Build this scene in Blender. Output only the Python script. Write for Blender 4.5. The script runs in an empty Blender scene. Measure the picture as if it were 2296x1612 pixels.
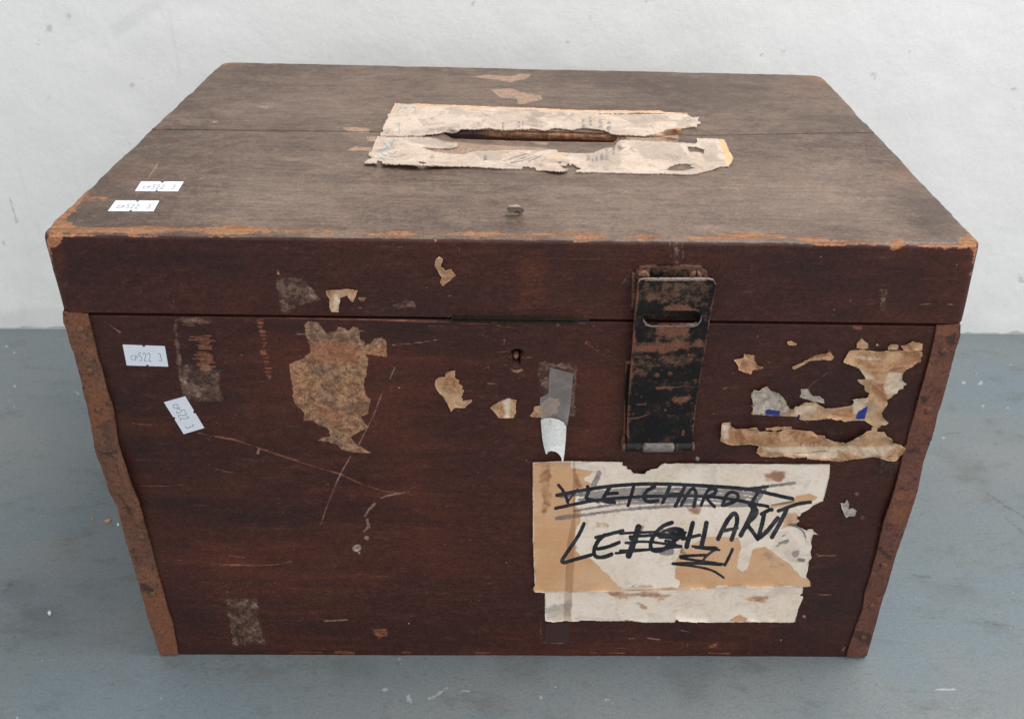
import bpy, math, random
import numpy as np
rng = np.random.RandomState(7); random.seed(7)
S = bpy.context.scene
# ------------------------------------------------------------------ camera
FD, TH, YAW, ROLL = 2141.5, 0.5525, -0.0167, 0.0024          # focal length in reference pixels, pitch, yaw, roll
CAM = np.array([0.0076, -0.3995, 0.4577])
_f = np.array([math.sin(YAW)*math.cos(TH), math.cos(YAW)*math.cos(TH), -math.sin(TH)])
_r = np.cross(_f, [0, 0, 1.0]); _r /= np.linalg.norm(_r); _u = np.cross(_r, _f)
_c, _s = math.cos(ROLL), math.sin(ROLL)
RR = np.array([_c*_r+_s*_u, -_s*_r+_c*_u, _f])
cd = bpy.data.cameras.new('camera'); cam = bpy.data.objects.new('camera', cd); S.collection.objects.link(cam)
cd.sensor_width = 36; cd.lens = 36*FD/2296; cd.clip_start = .01; cd.clip_end = 100
from mathutils import Matrix
M4 = Matrix([[RR[0][i], RR[1][i], -RR[2][i], CAM[i]] for i in range(3)]+[[0, 0, 0, 1]])
cam.matrix_world = M4; S.camera = cam
# ------------------------------------------------------------------ light
W = bpy.data.worlds.new('World'); S.world = W; W.use_nodes = True
W.node_tree.nodes['Background'].inputs[0].default_value = (.93, .965, 1.0, 1)
W.node_tree.nodes['Background'].inputs[1].default_value = .95
def area(name, loc, aim, size, power, col, sy=None):
    l = bpy.data.lights.new(name, 'AREA'); l.energy = power; l.color = col; l.size = size
    if sy: l.shape = 'RECTANGLE'; l.size_y = sy
    o = bpy.data.objects.new(name, l); S.collection.objects.link(o)
    from mathutils import Vector
    o.location = loc; o.rotation_euler = (Vector(aim)-Vector(loc)).to_track_quat('-Z', 'Y').to_euler()
area('overhead_window_light', (.70, .22, 1.70), (.02, .16, .1), .9, 36, (1, .98, .95))
area('front_fill_light', (.7, -1.9, 1.5), (0, .1, .1), 1.6, 18, (.97, .985, 1))  # added fill lamp in front of the box, no window known there
S.view_settings.view_transform = 'Standard'; S.view_settings.look = 'None'; S.view_settings.exposure = 0; S.view_settings.gamma = 1

# ------------------------------------------------------------------ geometry between photograph frame and the place
def A_(*a): return np.array(a, float)
def rays(XY):
    XY = np.atleast_2d(XY)
    d = ((XY[:, :1]-1148)/FD)*RR[0] - ((XY[:, 1:]-806)/FD)*RR[1] + RR[2]
    return d
def hit(XY, P0, n, off=0):
    d = rays(XY); t = ((P0-CAM)@n + off)/(d@n)
    return CAM + d*t[:, None]
def proj(P):
    C = (P-CAM)@RR.T
    return np.c_[1148+FD*C[:, 0]/C[:, 2], 806-FD*C[:, 1]/C[:, 2]]
Z = A_(0, 0, 1); O0 = A_(0, 0, 0)
bl, br = hit([[356, 1467], [1947, 1472]], O0, Z)
e1 = (br-bl)/np.linalg.norm(br-bl); NF = np.cross(e1, Z)      # NF: outward normal of the front (towards the viewer)
FP = bl.copy()                                                # body front plane
LP = bl + NF*.0012                                            # lid front plane
def fr(XY, off=0): return hit(XY, FP, NF, off)
def lf(XY, off=0): return hit(XY, LP, NF, off)
tl, tr = lf([[84, 524], [2206, 548]])
e2 = np.cross(Z, e1)
TNv = np.cross((tr-tl)/np.linalg.norm(tr-tl), e2); TNv /= np.linalg.norm(TNv)
if TNv[2] < 0: TNv = -TNv
def tp(XY, off=0): return hit(XY, tl, TNv, off)
tbl, tbr = tp([[498, 138], [1843, 168]])
lbl, lbr = lf([[133, 699.8], [2166, 726]])
wl, wr = hit([[-5, 738], [2300, 750]], O0, Z)
ew = (wr-wl)/np.linalg.norm(wr-wl); NW = np.cross(ew, Z)
print('front', bl, br, 'lid', tl, tr, tbl, tbr, lbl, lbr, 'wall', wl, wr)
ZB = (lbl[2]+lbr[2])/2
BASE = A_((bl[0]+br[0])/2, (bl[1]+tbl[1])/2, 0)

# zoomed frames the outlines were measured in -> reference pixels
FRM = dict(A=(0, 150, .62048), B=(1100, 150, .65331), C=(2400, 150, .62039), D=(100, 1000, .80645), E=(1400, 1050, .45732),
           F=(1750, 1500, .47909), G=(2300, 1050, .43554), H=(1200, 330, .57491), I=(2050, 860, .43436), J=(0, 1000, .37214),
           K=(0, 1500, .5757), L=(2600, 1400, .63771), M=(1000, 2050, .74042), N=(3000, 900, .37226), O=(850, 1000, .3723), Z=(0, 0, 1.50653))
def fx(k, pts):
    x0, y0, s = FRM[k]; p = np.array(pts, float).reshape(-1, 2)
    return np.c_[(x0+p[:, 0]*s), (y0+p[:, 1]*s)]/1.50653
def sc(k): return FRM[k][2]/1.50653

# ------------------------------------------------------------------ numpy helpers
_tab = rng.rand(256, 256)
def vnoise(x, y):
    xi = np.floor(x).astype(int); yi = np.floor(y).astype(int); fxx = x-xi; fy = y-yi
    fxx = fxx*fxx*(3-2*fxx); fy = fy*fy*(3-2*fy)
    g = lambda a, b: _tab[a % 256, b % 256]
    return (g(xi, yi)*(1-fxx)+g(xi+1, yi)*fxx)*(1-fy)+(g(xi, yi+1)*(1-fxx)+g(xi+1, yi+1)*fxx)*fy
def fbm(x, y, o=3):
    s = 0; a = 1; t = 0
    for i in range(o):
        s = s+a*(vnoise(x*2**i+17*i, y*2**i+31*i)-.5); t += a; a *= .55
    return s/t*2
def segdist(XY, a, b):
    d = b-a; L = d@d
    t = np.clip(((XY-a)@d)/(L if L > 1e-12 else 1e-12), 0, 1)
    return t, np.hypot(*(XY-a-t[:, None]*d).T)
def polysdf(XY, poly):
    n = len(poly); dm = np.full(len(XY), 1e9); ins = np.zeros(len(XY), bool)
    for i in range(n):
        a, b = poly[i], poly[(i+1) % n]
        _, d = segdist(XY, a, b); dm = np.minimum(dm, d)
        if a[1] != b[1]:
            c = ((a[1] > XY[:, 1]) != (b[1] > XY[:, 1])) & (XY[:, 0] < (b[0]-a[0])*(XY[:, 1]-a[1])/(b[1]-a[1])+a[0])
            ins ^= c
    return np.where(ins, dm, -dm)
def strokesdf(XY, pts, w):
    w = np.broadcast_to(np.array(w, float), (len(pts),)); m = np.full(len(XY), -1e9)
    if len(pts) == 1: return w[0]-np.hypot(*(XY-pts[0]).T)
    for i in range(len(pts)-1):
        t, d = segdist(XY, pts[i], pts[i+1]); m = np.maximum(m, w[i]*(1-t)+w[i+1]*t-d)
    return m
def smooth_pts(p, it=2):
    p = np.array(p, float)
    for _ in range(it):
        if len(p) < 3: return p
        q = [p[0]]
        for i in range(len(p)-1):
            q += [p[i]*.75+p[i+1]*.25, p[i]*.25+p[i+1]*.75]
        q.append(p[-1]); p = np.array(q)
    return p
# a mark = ('p', poly) or ('s', pts, widths[, rag amplitude])
def P(k, *pts, soft=1.0): return ('p', fx(k, pts), None, soft)
def T(k, w, *pts, soft=1.0):
    w = np.array(w, float)*sc(k)
    if soft == 1.0 and w.max() < 2.4: soft = .4
    if w.ndim == 0:
        q = smooth_pts(fx(k, pts)); return ('s', q, w, soft)
    return ('s', fx(k, pts), w, soft)
def marks(XY, lst, pad=14):
    out = np.zeros(len(XY))
    for m in lst:
        pts = m[1]; w = 0 if m[2] is None else np.max(m[2]); so = m[3]
        lo = pts.min(0)-w-pad*so; hi = pts.max(0)+w+pad*so
        idx = np.nonzero((XY[:, 0] > lo[0]) & (XY[:, 0] < hi[0]) & (XY[:, 1] > lo[1]) & (XY[:, 1] < hi[1]))[0]
        if not len(idx): continue
        q = XY[idx]
        s = polysdf(q, pts) if m[0] == 'p' else strokesdf(q, pts, m[2])
        out[idx] = np.maximum(out[idx], np.clip(1+s/(8*so), 0, 3))
    return out

# ------------------------------------------------------------------ scene graph helpers
def link(o): S.collection.objects.link(o); return o
def mesh_from(name, V, F, mat, parent=None, attrs=None, smooth=True, flat_from=None, base=None):
    me = bpy.data.meshes.new(name)
    V = np.asarray(V, float)-(BASE if base is None else base)
    F = np.asarray(F)
    me.vertices.add(len(V)); me.vertices.foreach_set('co', V.astype(np.float32).ravel())
    k = F.shape[1]
    me.loops.add(F.size); me.loops.foreach_set('vertex_index', F.astype(np.int32).ravel())
    me.polygons.add(len(F)); me.polygons.foreach_set('loop_start', (np.arange(len(F))*k).astype(np.int32))
    me.polygons.foreach_set('loop_total', np.full(len(F), k, np.int32))
    sm = np.full(len(F), smooth, bool)
    if flat_from is not None: sm[flat_from:] = False
    me.polygons.foreach_set('use_smooth', sm)
    for n, a in (attrs or {}).items():
        at = me.attributes.new(n, 'FLOAT', 'POINT'); at.data.foreach_set('value', np.asarray(a, np.float32))
    me.update(); me.validate(); me.materials.append(mat)
    o = link(bpy.data.objects.new(name, me))
    if parent is not None:
        o.parent = parent
    elif base is None: o.location = BASE
    return o
def gridfaces(nr, nc, o=0):
    i = np.arange(nr*nc).reshape(nr, nc)+o
    return np.c_[i[:-1, :-1].ravel(), i[:-1, 1:].ravel(), i[1:, 1:].ravel(), i[1:, :-1].ravel()]
def tri(F): return np.r_[F[:, [0, 1, 2]], F[:, [0, 2, 3]]]

def march(x0, y0, x1, y1, step, sfun, stepy=None):
    nx = int(math.ceil((x1-x0)/step))+1; ny = int(math.ceil((y1-y0)/(stepy or step)))+1
    X, Y = np.meshgrid(np.linspace(x0, x1, nx), np.linspace(y0, y1, ny))
    XY = np.c_[X.ravel(), Y.ravel()]; s = sfun(XY); s[np.abs(s) < 1e-4] = 1e-4
    Fq = gridfaces(ny, nx); F = tri(Fq); ins = (s[F] > 0)
    cnt = ins.sum(1); full = F[cnt == 3]; cut = F[(cnt > 0) & (cnt < 3)]
    V = list(map(tuple, XY[[]])); ex = {}; newv = []; out = []
    def cross(i, j):
        k = (min(i, j), max(i, j))
        if k not in ex:
            a, b = k; t = s[a]/(s[a]-s[b]); t = min(max(t, .02), .98)
            ex[k] = len(XY)+len(newv); newv.append(XY[a]*(1-t)+XY[b]*t)
        return ex[k]
    for t in cut:
        poly = []
        for a in range(3):
            i, j = t[a], t[(a+1) % 3]
            if s[i] > 0: poly.append(i)
            if (s[i] > 0) != (s[j] > 0): poly.append(cross(i, j))
        for a in range(1, len(poly)-1): out.append((poly[0], poly[a], poly[a+1]))
    if newv: XY = np.r_[XY, np.array(newv)]
    F = np.r_[full, np.array(out, int).reshape(-1, 3)]
    u, inv = np.unique(F, return_inverse=True); XY = XY[u]; F = inv.reshape(F.shape)
    E = np.r_[F[:, [0, 1]], F[:, [1, 2]], F[:, [2, 0]]]
    key = np.sort(E, 1); kk = key[:, 0]*len(XY)+key[:, 1]
    _, ix, c = np.unique(kk, return_index=True, return_counts=True)
    return XY, F, E[ix[c == 1]]

def sheet(name, outer, mat, parent, plane=fr, nrm=None, off=.0004, thick=None, step=2.0, rag=(0, 10), holes=(), attrs=None, curl=None, back=False, sfun=None, tone=None):
    """a thin piece cut to an outline, lying on a plane, with real thickness"""
    outer = np.asarray(outer)
    if isinstance(curl, tuple): curl = lift(outer, *curl)
    lo = outer.min(0)-4; hi = outer.max(0)+4
    n = nrm if nrm is not None else (TNv if plane is tp else NF)
    def sf(XY):
        s = polysdf(XY, outer)
        for h in holes: s = np.minimum(s, -polysdf(XY, h))
        if sfun is not None: s = sfun(XY, s)
        if rag[0]:
            s = s+rag[0]*fbm(XY[:, 0]/rag[1]+outer[0, 0], XY[:, 1]/rag[1]+outer[0, 1], 4)
            if rag[0] > .85: s = s+.9*fbm(XY[:, 0]/2.3+outer[0, 0], XY[:, 1]/2.3, 2)*(fbm(XY[:, 0]/30, XY[:, 1]/30, 1) > -.35)
        return s
    XY, F, E = march(lo[0], lo[1], hi[0], hi[1], step, sf)
    o = np.full(len(XY), off, float)
    if curl is not None: o = o+curl(XY)
    rimv = np.clip(sf(XY)/3.5, 0, 1)
    Pp = plane(XY, o)
    a, b, c = Pp[F[:, 0]], Pp[F[:, 1]], Pp[F[:, 2]]
    if (np.cross(b-a, c-a)@n).sum() < 0: F = F[:, ::-1]
    th = off if thick is None else thick
    at = {k: marks(XY, v) if isinstance(v, list) else (v(XY) if callable(v) else np.full(len(XY), float(v))) for k, v in (attrs or {}).items()}; at['rim'] = rimv
    N = len(Pp); i0, i1 = E[:, 0], E[:, 1]; m = len(E)
    V = np.r_[Pp, Pp[i0], Pp[i1], Pp[i1]-n*th, Pp[i0]-n*th]
    r = np.arange(m); W1 = np.c_[N+r, N+m+r, N+2*m+r]; W2 = np.c_[N+r, N+2*m+r, N+3*m+r]
    FF = [F]; sel = [np.arange(N), i0, i1, i1, i0]
    if back:
        FF.append(F[:, ::-1]+len(V)); V = np.r_[V, Pp-n*th]; sel.append(np.arange(N))
    k0 = len(F)*(2 if back else 1)
    FF += [W1, W2]; sel = np.concatenate(sel)
    at = {k: v[sel] for k, v in at.items()}
    return mesh_from(name, V, np.concatenate(FF), mat, parent, at, True, k0)

# ------------------------------------------------------------------ materials
class NT:
    def __init__(s, name):
        s.m = bpy.data.materials.new(name); s.m.use_nodes = True; s.t = s.m.node_tree
        s.b = s.t.nodes['Principled BSDF']; s.co = s.t.nodes.new('ShaderNodeTexCoord').outputs['Object']
    def n(s, typ, **kw):
        x = s.t.nodes.new(typ)
        for k, v in kw.items(): setattr(x, k, v)
        return x
    def L(s, a, b):
        if hasattr(a, 'is_output') or isinstance(a, bpy.types.NodeSocket): s.t.links.new(a, b)
        else: b.default_value = a
    def attr(s, name):
        x = s.n('ShaderNodeAttribute', attribute_name=name); return x.outputs['Fac']
    def noise(s, scale, stretch=(1, 1, 1), detail=5, rough=.6, off=(0, 0, 0), dist=0):
        mp = s.n('ShaderNodeMapping'); s.L(s.co, mp.inputs[0]); mp.inputs['Scale'].default_value = stretch; mp.inputs['Location'].default_value = off
        x = s.n('ShaderNodeTexNoise'); s.L(mp.outputs[0], x.inputs['Vector'])
        x.inputs['Scale'].default_value = scale; x.inputs['Detail'].default_value = detail; x.inputs['Roughness'].default_value = rough; x.inputs['Distortion'].default_value = dist
        return x.outputs[0]
    def math(s, op, a, b=0, clamp=False, c=None):
        x = s.n('ShaderNodeMath', operation=op); x.use_clamp = clamp; s.L(a, x.inputs[0]); s.L(b, x.inputs[1])
        if c is not None: s.L(c, x.inputs[2])
        return x.outputs[0]
    def rng(s, v, a, b, c=0, d=1):
        x = s.n('ShaderNodeMapRange', interpolation_type='SMOOTHSTEP'); s.L(v, x.inputs[0])
        for i, q in enumerate((a, b, c, d)): x.inputs[i+1].default_value = q
        return x.outputs[0]
    def mix(s, f, a, b, mode='MIX'):
        x = s.n('ShaderNodeMix', data_type='RGBA', blend_type=mode); s.L(f, x.inputs[0])
        for q, i in ((a, 6), (b, 7)):
            if isinstance(q, tuple): q = q+(1,) if len(q) == 3 else q
            s.L(q, x.inputs[i])
        return x.outputs[2]
    def mask(s, name, nz, amp, w=.12):
        """outline attribute (1 on its edge) made ragged by a noise"""
        big = s.noise(48, (1, 1.6, 1.6), 4, .65, (11, 5, 3))
        if amp > 1.9:      # blotchy fields: let the noise break up the inside as well
            v = s.math('MINIMUM', s.attr(name), 1.75); k = 1.15
        else: v = s.attr(name); k = .5
        v = s.math('MULTIPLY_ADD', s.math('SUBTRACT', big, .5), amp*k, c=v)
        a = s.math('MULTIPLY_ADD', s.math('SUBTRACT', nz, .5), amp*1.15, c=v)
        # keep far-off places clear
        return s.math('MULTIPLY', s.rng(a, 1-w, 1+w), s.rng(s.attr(name), .02, .3))
    def bump(s, h, dist, strength=1, nxt=None):
        x = s.n('ShaderNodeBump'); s.L(h, x.inputs['Height']); x.inputs['Distance'].default_value = dist; x.inputs['Strength'].default_value = strength
        if nxt is not None: s.L(nxt, x.inputs['Normal'])
        return x.outputs[0]
    def done(s, col, rough=.6, normal=None, spec=.5, metal=0, speck=.5):
        if speck and not isinstance(col, tuple):
            f = s.noise(800, (1, 1, 1), 3, .8, (13, 3, 7)); g = s.noise(330, (1, 1.5, 1.5), 3, .7, (2, 17, 5))
            k = s.math('ADD', s.rng(f, .30, .70, 1-speck*.55, 1+speck*.45), s.rng(g, .32, .68, -speck*.22, speck*.22))
            x = s.n('ShaderNodeVectorMath', operation='SCALE'); s.L(col, x.inputs[0]); s.L(k, x.inputs['Scale']); col = x.outputs[0]
        s.L(col if not isinstance(col, tuple) else col+(1,), s.b.inputs['Base Color']); s.L(rough, s.b.inputs['Roughness'])
        s.L(spec, s.b.inputs['Specular IOR Level']); s.L(metal, s.b.inputs['Metallic'])
        if normal is not None: s.L(normal, s.b.inputs['Normal'])
        return s.m

def wood(name, top):
    t = NT(name)
    g1 = t.noise(9, (1, 14, 14), 6, .62); g2 = t.noise(60, (1, 18, 18), 4, .7, (3, 1, 2)); big = t.noise(7, (1, 2, 2.2), 4, .55, (5, 2, 8))
    mid = t.noise(26, (1, 2.4, 2.4), 5, .6, (9, 4, 1)); fine = t.noise(420, (1, 2.2, 2.2), 4, .75); fz = t.noise(230, (1, 1, 1), 4, .7, (4, 4, 4))
    hz = t.noise(120, (.35, 3, 3), 4, .7, (7, 0, 3))
    if top:
        c = t.mix(t.rng(big, .38, .62), (.085, .056, .043), (.195, .148, .120))
        c = t.mix(t.math('MULTIPLY', t.rng(mid, .42, .68), .75), c, (.235, .19, .160))
        bb = t.noise(24, (1, 1.5, 1), 6, .72, (4, 9, 6)); c = t.mix(t.math('MULTIPLY', t.rng(bb, .53, .66), .7), c, (.31, .245, .20)); c = t.mix(t.math('MULTIPLY', t.rng(bb, .47, .34), .65), c, (.075, .045, .034))
        mo = t.noise(95, (1, 1.4, 1), 6, .75, (2, 9, 1)); mo2 = t.noise(210, (1, 2.2, 1), 5, .75, (6, 3, 1))
        c = t.mix(t.math('MULTIPLY', t.rng(mo, .50, .66), .5), c, (.30, .235, .195))
        c = t.mix(t.math('MULTIPLY', t.rng(mo, .50, .36), .65), c, (.085, .056, .045))
        c = t.mix(t.math('MULTIPLY', t.rng(mo2, .56, .68), .5), c, (.36, .29, .25))
        c = t.mix(t.math('MULTIPLY', t.rng(mo2, .46, .34), .6), c, (.075, .048, .038))
        c = t.mix(t.math('MULTIPLY', t.rng(g1, .54, .74), .32), c, (.095, .052, .038))
        c = t.mix(t.math('MULTIPLY', t.rng(g2, .55, .75), .35), c, (.10, .045, .03))
        c = t.mix(t.math('MULTIPLY', t.rng(fine, .42, .70), .42), c, (.30, .25, .215))
        c = t.mix(t.math('MULTIPLY', t.rng(hz, .58, .72), .28), c, (.07, .042, .034))
    else:
        c = t.mix(t.rng(big, .34, .66), (.044, .0170, .0135), (.072, .0235, .0165))
        c = t.mix(t.math('MULTIPLY', t.rng(mid, .50, .72), .5), c, (.034, .0175, .0155))
        c = t.mix(t.math('MULTIPLY', t.rng(g1, .54, .76), .40), c, (.095, .034, .020))
        c = t.mix(t.math('MULTIPLY', t.rng(g2, .58, .78), .35), c, (.12, .05, .03))
        c = t.mix(t.math('MULTIPLY', t.rng(hz, .66, .76), .22), c, (.22, .11, .07))
        c = t.mix(t.math('MULTIPLY', t.rng(g2, .47, .32), .35), c, (.026, .010, .009))
        mo = t.noise(150, (1, 2.0, 2.0), 6, .75, (2, 9, 1)); mo3 = t.noise(36, (1, 5, 5), 6, .7, (2, 3, 7))
        c = t.mix(t.math('MULTIPLY', t.rng(mo3, .50, .66), .30), c, (.110, .042, .028))
        c = t.mix(t.math('MULTIPLY', t.rng(mo, .54, .68), .32), c, (.15, .075, .055))
        c = t.mix(t.math('MULTIPLY', t.rng(mo, .46, .34), .45), c, (.022, .0105, .010))
        c = t.mix(t.math('MULTIPLY', t.rng(fine, .60, .80), .28), c, (.16, .10, .08))
    c = t.mix(t.math('MULTIPLY', t.rng(t.noise(300, (1, 1.6, 1.6), 2, .5, (1, 8, 8)), .74, .78), .55), c, (.33, .27, .23))
    # broad soft fields: darkened, reddened, dusty
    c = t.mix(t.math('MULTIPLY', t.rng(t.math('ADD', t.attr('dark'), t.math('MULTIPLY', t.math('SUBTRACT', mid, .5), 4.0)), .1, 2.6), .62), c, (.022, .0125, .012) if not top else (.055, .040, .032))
    c = t.mix(t.math('MULTIPLY', t.rng(t.math('ADD', t.attr('red'), t.math('MULTIPLY', t.math('SUBTRACT', g1, .5), 4.5)), .2, 2.6), .34), c, (.17, .055, .026) if not top else (.19, .085, .05))
    c = t.mix(t.math('MULTIPLY', t.rng(t.math('ADD', t.attr('dust'), t.math('MULTIPLY', t.math('SUBTRACT', hz, .5), 3.5)), .2, 2.6), .62), c, (.40, .34, .30) if top else (.27, .225, .19))
    # grey crust left by old tape
    gm = t.mask('grime', fz, 2.4, .35)
    gr = t.noise(190, (1, 1, 1), 6, .8, (7, 7, 2), .2); gc = t.mix(t.rng(gr, .40, .60), (.060, .034, .026), (.22, .165, .125)); gc = t.mix(t.rng(gr, .58, .66), gc, (.40, .35, .29))
    c = t.mix(t.math('MULTIPLY', gm, t.rng(t.noise(110, (1, 1, 1), 5, .7, (1, 1, 3)), .38, .56, .35, .95)), c, gc)
    # glue and paper fibre residue
    rm = t.mask('resid', hz, 1.1, .12)
    rf = t.noise(260, (1, 1, 1), 6, .8, (7, 2, 2), .3); rc = t.mix(t.rng(rf, .40, .60), (.19, .12, .07), (.50, .325, .18)); rc = t.mix(t.math('MULTIPLY', t.rng(t.noise(60, (1, 1, 1), 5, .7), .46, .62), .75), rc, t.mix(t.rng(rf, .42, .6), (.15, .11, .08), (.35, .26, .18)))
    if top: rc = t.mix(t.rng(fz, .3, .7), (.66, .53, .43), (.47, .38, .31))
    c = t.mix(t.math('MULTIPLY', rm, .92 if not top else .75), c, rc)
    r2 = t.mask('orange', hz, 1.5, .25)
    c = t.mix(t.math('MULTIPLY', r2, t.rng(g2, .35, .6, .25, .75)), c, t.mix(t.rng(fz, .35, .65), (.42, .20, .105), (.26, .11, .06)))
    # bare wood where the paint is rubbed off
    bm = t.mask('bare', t.math('ADD', t.math('MULTIPLY', hz, .6), t.math('MULTIPLY', fz, .4)), 4.4, .22)
    bc = t.mix(t.rng(g2, .35, .7), (.50, .30, .165), (.37, .165, .080)); bc = t.mix(t.math('MULTIPLY', t.rng(hz, .48, .66), .7), bc, (.20, .085, .045)); bc = t.mix(t.math('MULTIPLY', t.rng(mid, .55, .7), .4), bc, (.60, .40, .25))
    c = t.mix(bm, c, bc)
    # scratches: pale and reddish
    sm_ = t.math('MULTIPLY', t.rng(t.math('ADD', t.attr('scratch'), t.math('MULTIPLY', t.math('SUBTRACT', fz, .5), .8)), .85, 1.15), t.rng(mid, .38, .56, .18, .68))
    c = t.mix(sm_, c, (.36, .27, .22))
    wm = t.mask('white', fz, 1.6, .2)
    c = t.mix(t.math('MULTIPLY', wm, .9), c, t.mix(t.rng(fz, .4, .6), (.55, .50, .45), (.25, .2, .17)))
    km = t.mask('black', fz, .6, .2); c = t.mix(km, c, (.010, .007, .006))
    dep = t.attr('deep'); c = t.mix(t.rng(dep, .02, .5), c, t.mix(t.rng(t.math('ADD', dep, t.math('SUBTRACT', mid, .5)), 1.1, 1.9),  t.mix(t.rng(g2, .3, .7), t.mix(t.rng(fz, .4, .62), (.40, .17, .08), (.85, .50, .27)), (.16, .065, .035)), (.055, .026, .018)))  # hand slot: worn orange lip, then shade painted in as a darker brown
    c = t.mix(1.0, c, (.565, .470, .405) if top else (.86, .70, .66), 'MULTIPLY')
    h = t.math('ADD', t.math('MULTIPLY', g2, .6), t.math('MULTIPLY', fine, .5))
    h = t.math('ADD', h, t.math('MULTIPLY', bm, -.8)); h = t.math('ADD', h, t.math('MULTIPLY', gm, .5)); h = t.math('ADD', h, t.math('MULTIPLY', rm, .35)); h = t.math('ADD', h, t.math('MULTIPLY', sm_, -.7))
    nb = t.bump(h, .00035, .55)
    ro = t.math('ADD', t.math('MULTIPLY', mid, .25), .38 if not top else .42)
    ro = t.math('ADD', ro, t.math('MULTIPLY', t.math('MAXIMUM', bm, rm), .25), True)
    return t.done(c, ro, nb, .42 if top else .30, speck=.6 if not top else .55)
M_front = wood('worn_dark_wood', False); M_top = wood('dusty_lid_wood', True)

def paper(name, base, alt, brown, wrinkle=.5, rough=.75, fibrous=0, rimk=.7, speck=.22):
    t = NT(name)
    n1 = t.noise(28, (1, 1, 1), 5, .6); n2 = t.noise(90, (1, 1.5, 1.5), 5, .65, (3, 3, 1)); n3 = t.noise(400, (1, 1, 1), 3, .7)
    rib = t.noise(500, (.04, 1, 1), 1, .5)
    n4 = t.noise(75, (1, 1, 1), 6, .75, (8, 1, 8), .8); c = t.mix(t.rng(n1, .35, .65), base, alt); c = t.mix(t.math('MULTIPLY', t.rng(n4, .50, .36), wrinkle*.9), c, tuple(x*.62 for x in alt)); c = t.mix(t.math('MULTIPLY', t.rng(n4, .55, .66), wrinkle*.7), c, tuple(min(.78, x*1.3) for x in base))
    c = t.mix(t.math('MULTIPLY', t.rng(n2, .55, .75), .6), c, brown)
    c = t.mix(t.math('MULTIPLY', t.rng(n3, .55, .8), .35), c, tuple(x*.55 for x in brown))
    if fibrous: c = t.mix(t.math('MULTIPLY', t.rng(n3, .4, .62), fibrous), c, (.20, .16, .13))
    km = t.mask('kraft', n2, 1.5, .10); c = t.mix(km, c, t.mix(t.rng(n1, .35, .7), t.mix(t.math('MULTIPLY', rib, .5), (.62, .345, .180), (.46, .235, .11)), (.64, .40, .235)))
    rim = t.math('SUBTRACT', 1, t.attr('rim')); rimn = t.math('MULTIPLY', rim, t.rng(n4, .40, .60))
    c = t.mix(t.math('MULTIPLY', rimn, rimk), c, tuple(x*.55 for x in brown)); c = t.mix(t.math('MULTIPLY', t.math('MULTIPLY', rim, t.rng(n4, .56, .46)), rimk*.7), c, tuple(min(.8, x*1.25) for x in base))
    st = t.mask('stain', n2, 3.2, .5); c = t.mix(t.math('MULTIPLY', st, .85), c, t.mix(t.rng(t.noise(70, (1, 1, 1), 6, .72, (5, 5, 5), 1.0), .38, .62), (.25, .095, .042), (.58, .34, .19)))
    wm = t.mask('pale', n2, 2.4, .5); c = t.mix(t.math('MULTIPLY', wm, t.rng(n4, .38, .6, .35, .85)), c, (.66, .54, .41))
    gm = t.mask('grey', n2, 2.6, .35); c = t.mix(t.math('MULTIPLY', gm, t.rng(n4, .36, .62, .1, .62)), c, (.25, .205, .17))
    ta = t.mask('tape', n3, .1, .06); c = t.mix(t.math('MULTIPLY', ta, .55), c, t.mix(1.0, c, (.52, .42, .34), 'MULTIPLY'))
    bl_ = t.mask('blue', n3, .3, .1); c = t.mix(bl_, c, (.020, .035, .19))
    bi = t.mask('blueink', n3, .5, .12); c = t.mix(t.math('MULTIPLY', bi, .85), c, (.12, .26, .30))
    pr = t.mask('print', n3, 1.3, .2); c = t.mix(t.math('MULTIPLY', pr, .9), c, (.15, .14, .14))
    i2 = t.mask('faintink', n3, .9, .1); c = t.mix(t.math('MULTIPLY', i2, t.rng(n4, .3, .7, .55, .9)), c, (.10, .092, .11))
    i1 = t.mask('ink', n3, .25, .06); c = t.mix(t.math('MULTIPLY', i1, t.rng(n2, .2, .55, .93, 1)), c, t.mix(t.rng(n4, .4, .6), (.010, .010, .014), (.026, .026, .034)))
    h = t.math('ADD', t.math('MULTIPLY', n2, 1.6), t.math('MULTIPLY', n3, .35)); h = t.math('ADD', h, t.math('MULTIPLY', km, -.5))
    nb = t.bump(h, .0004, wrinkle)
    ro = t.math('SUBTRACT', rough, t.math('MULTIPLY', t.math('MAXIMUM', ta, i1), .3))
    return t.done(c, ro, nb, .3, speck=speck)
M_label = paper('address_label_paper', (.80, .685, .575), (.74, .61, .49), (.60, .42, .28), .4, speck=.10)
M_scrap = paper('torn_scrap_paper', (.46, .28, .165), (.34, .17, .085), (.56, .40, .27), .8)
M_scrap2 = paper('torn_tan_paper', (.49, .31, .18), (.33, .175, .085), (.60, .44, .30), .8)
M_toplab = paper('dirty_lid_paper', (.51, .41, .335), (.415, .325, .26), (.30, .225, .175), .9, .8)
M_white = paper('white_paper_strip', (.74, .72, .70), (.70, .68, .65), (.62, .58, .52), .15, rimk=.1)
M_fib = paper('fibrous_grey_paper', (.50, .43, .35), (.40, .33, .27), (.30, .24, .19), 1, .9, .6)
def mk_sticker():
    t = NT('price_sticker_paper'); i = t.math('MULTIPLY', t.rng(t.attr('ink'), .86, 1.10), .72)
    n = t.noise(700); i = t.math('MULTIPLY', i, t.rng(n, .3, .6, .75, 1))
    return t.done(t.mix(i, (.66, .68, .74), (.06, .06, .07)), .5, t.bump(t.noise(60), .0003, .3), .4, speck=.06)
M_stick = mk_sticker()
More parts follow.
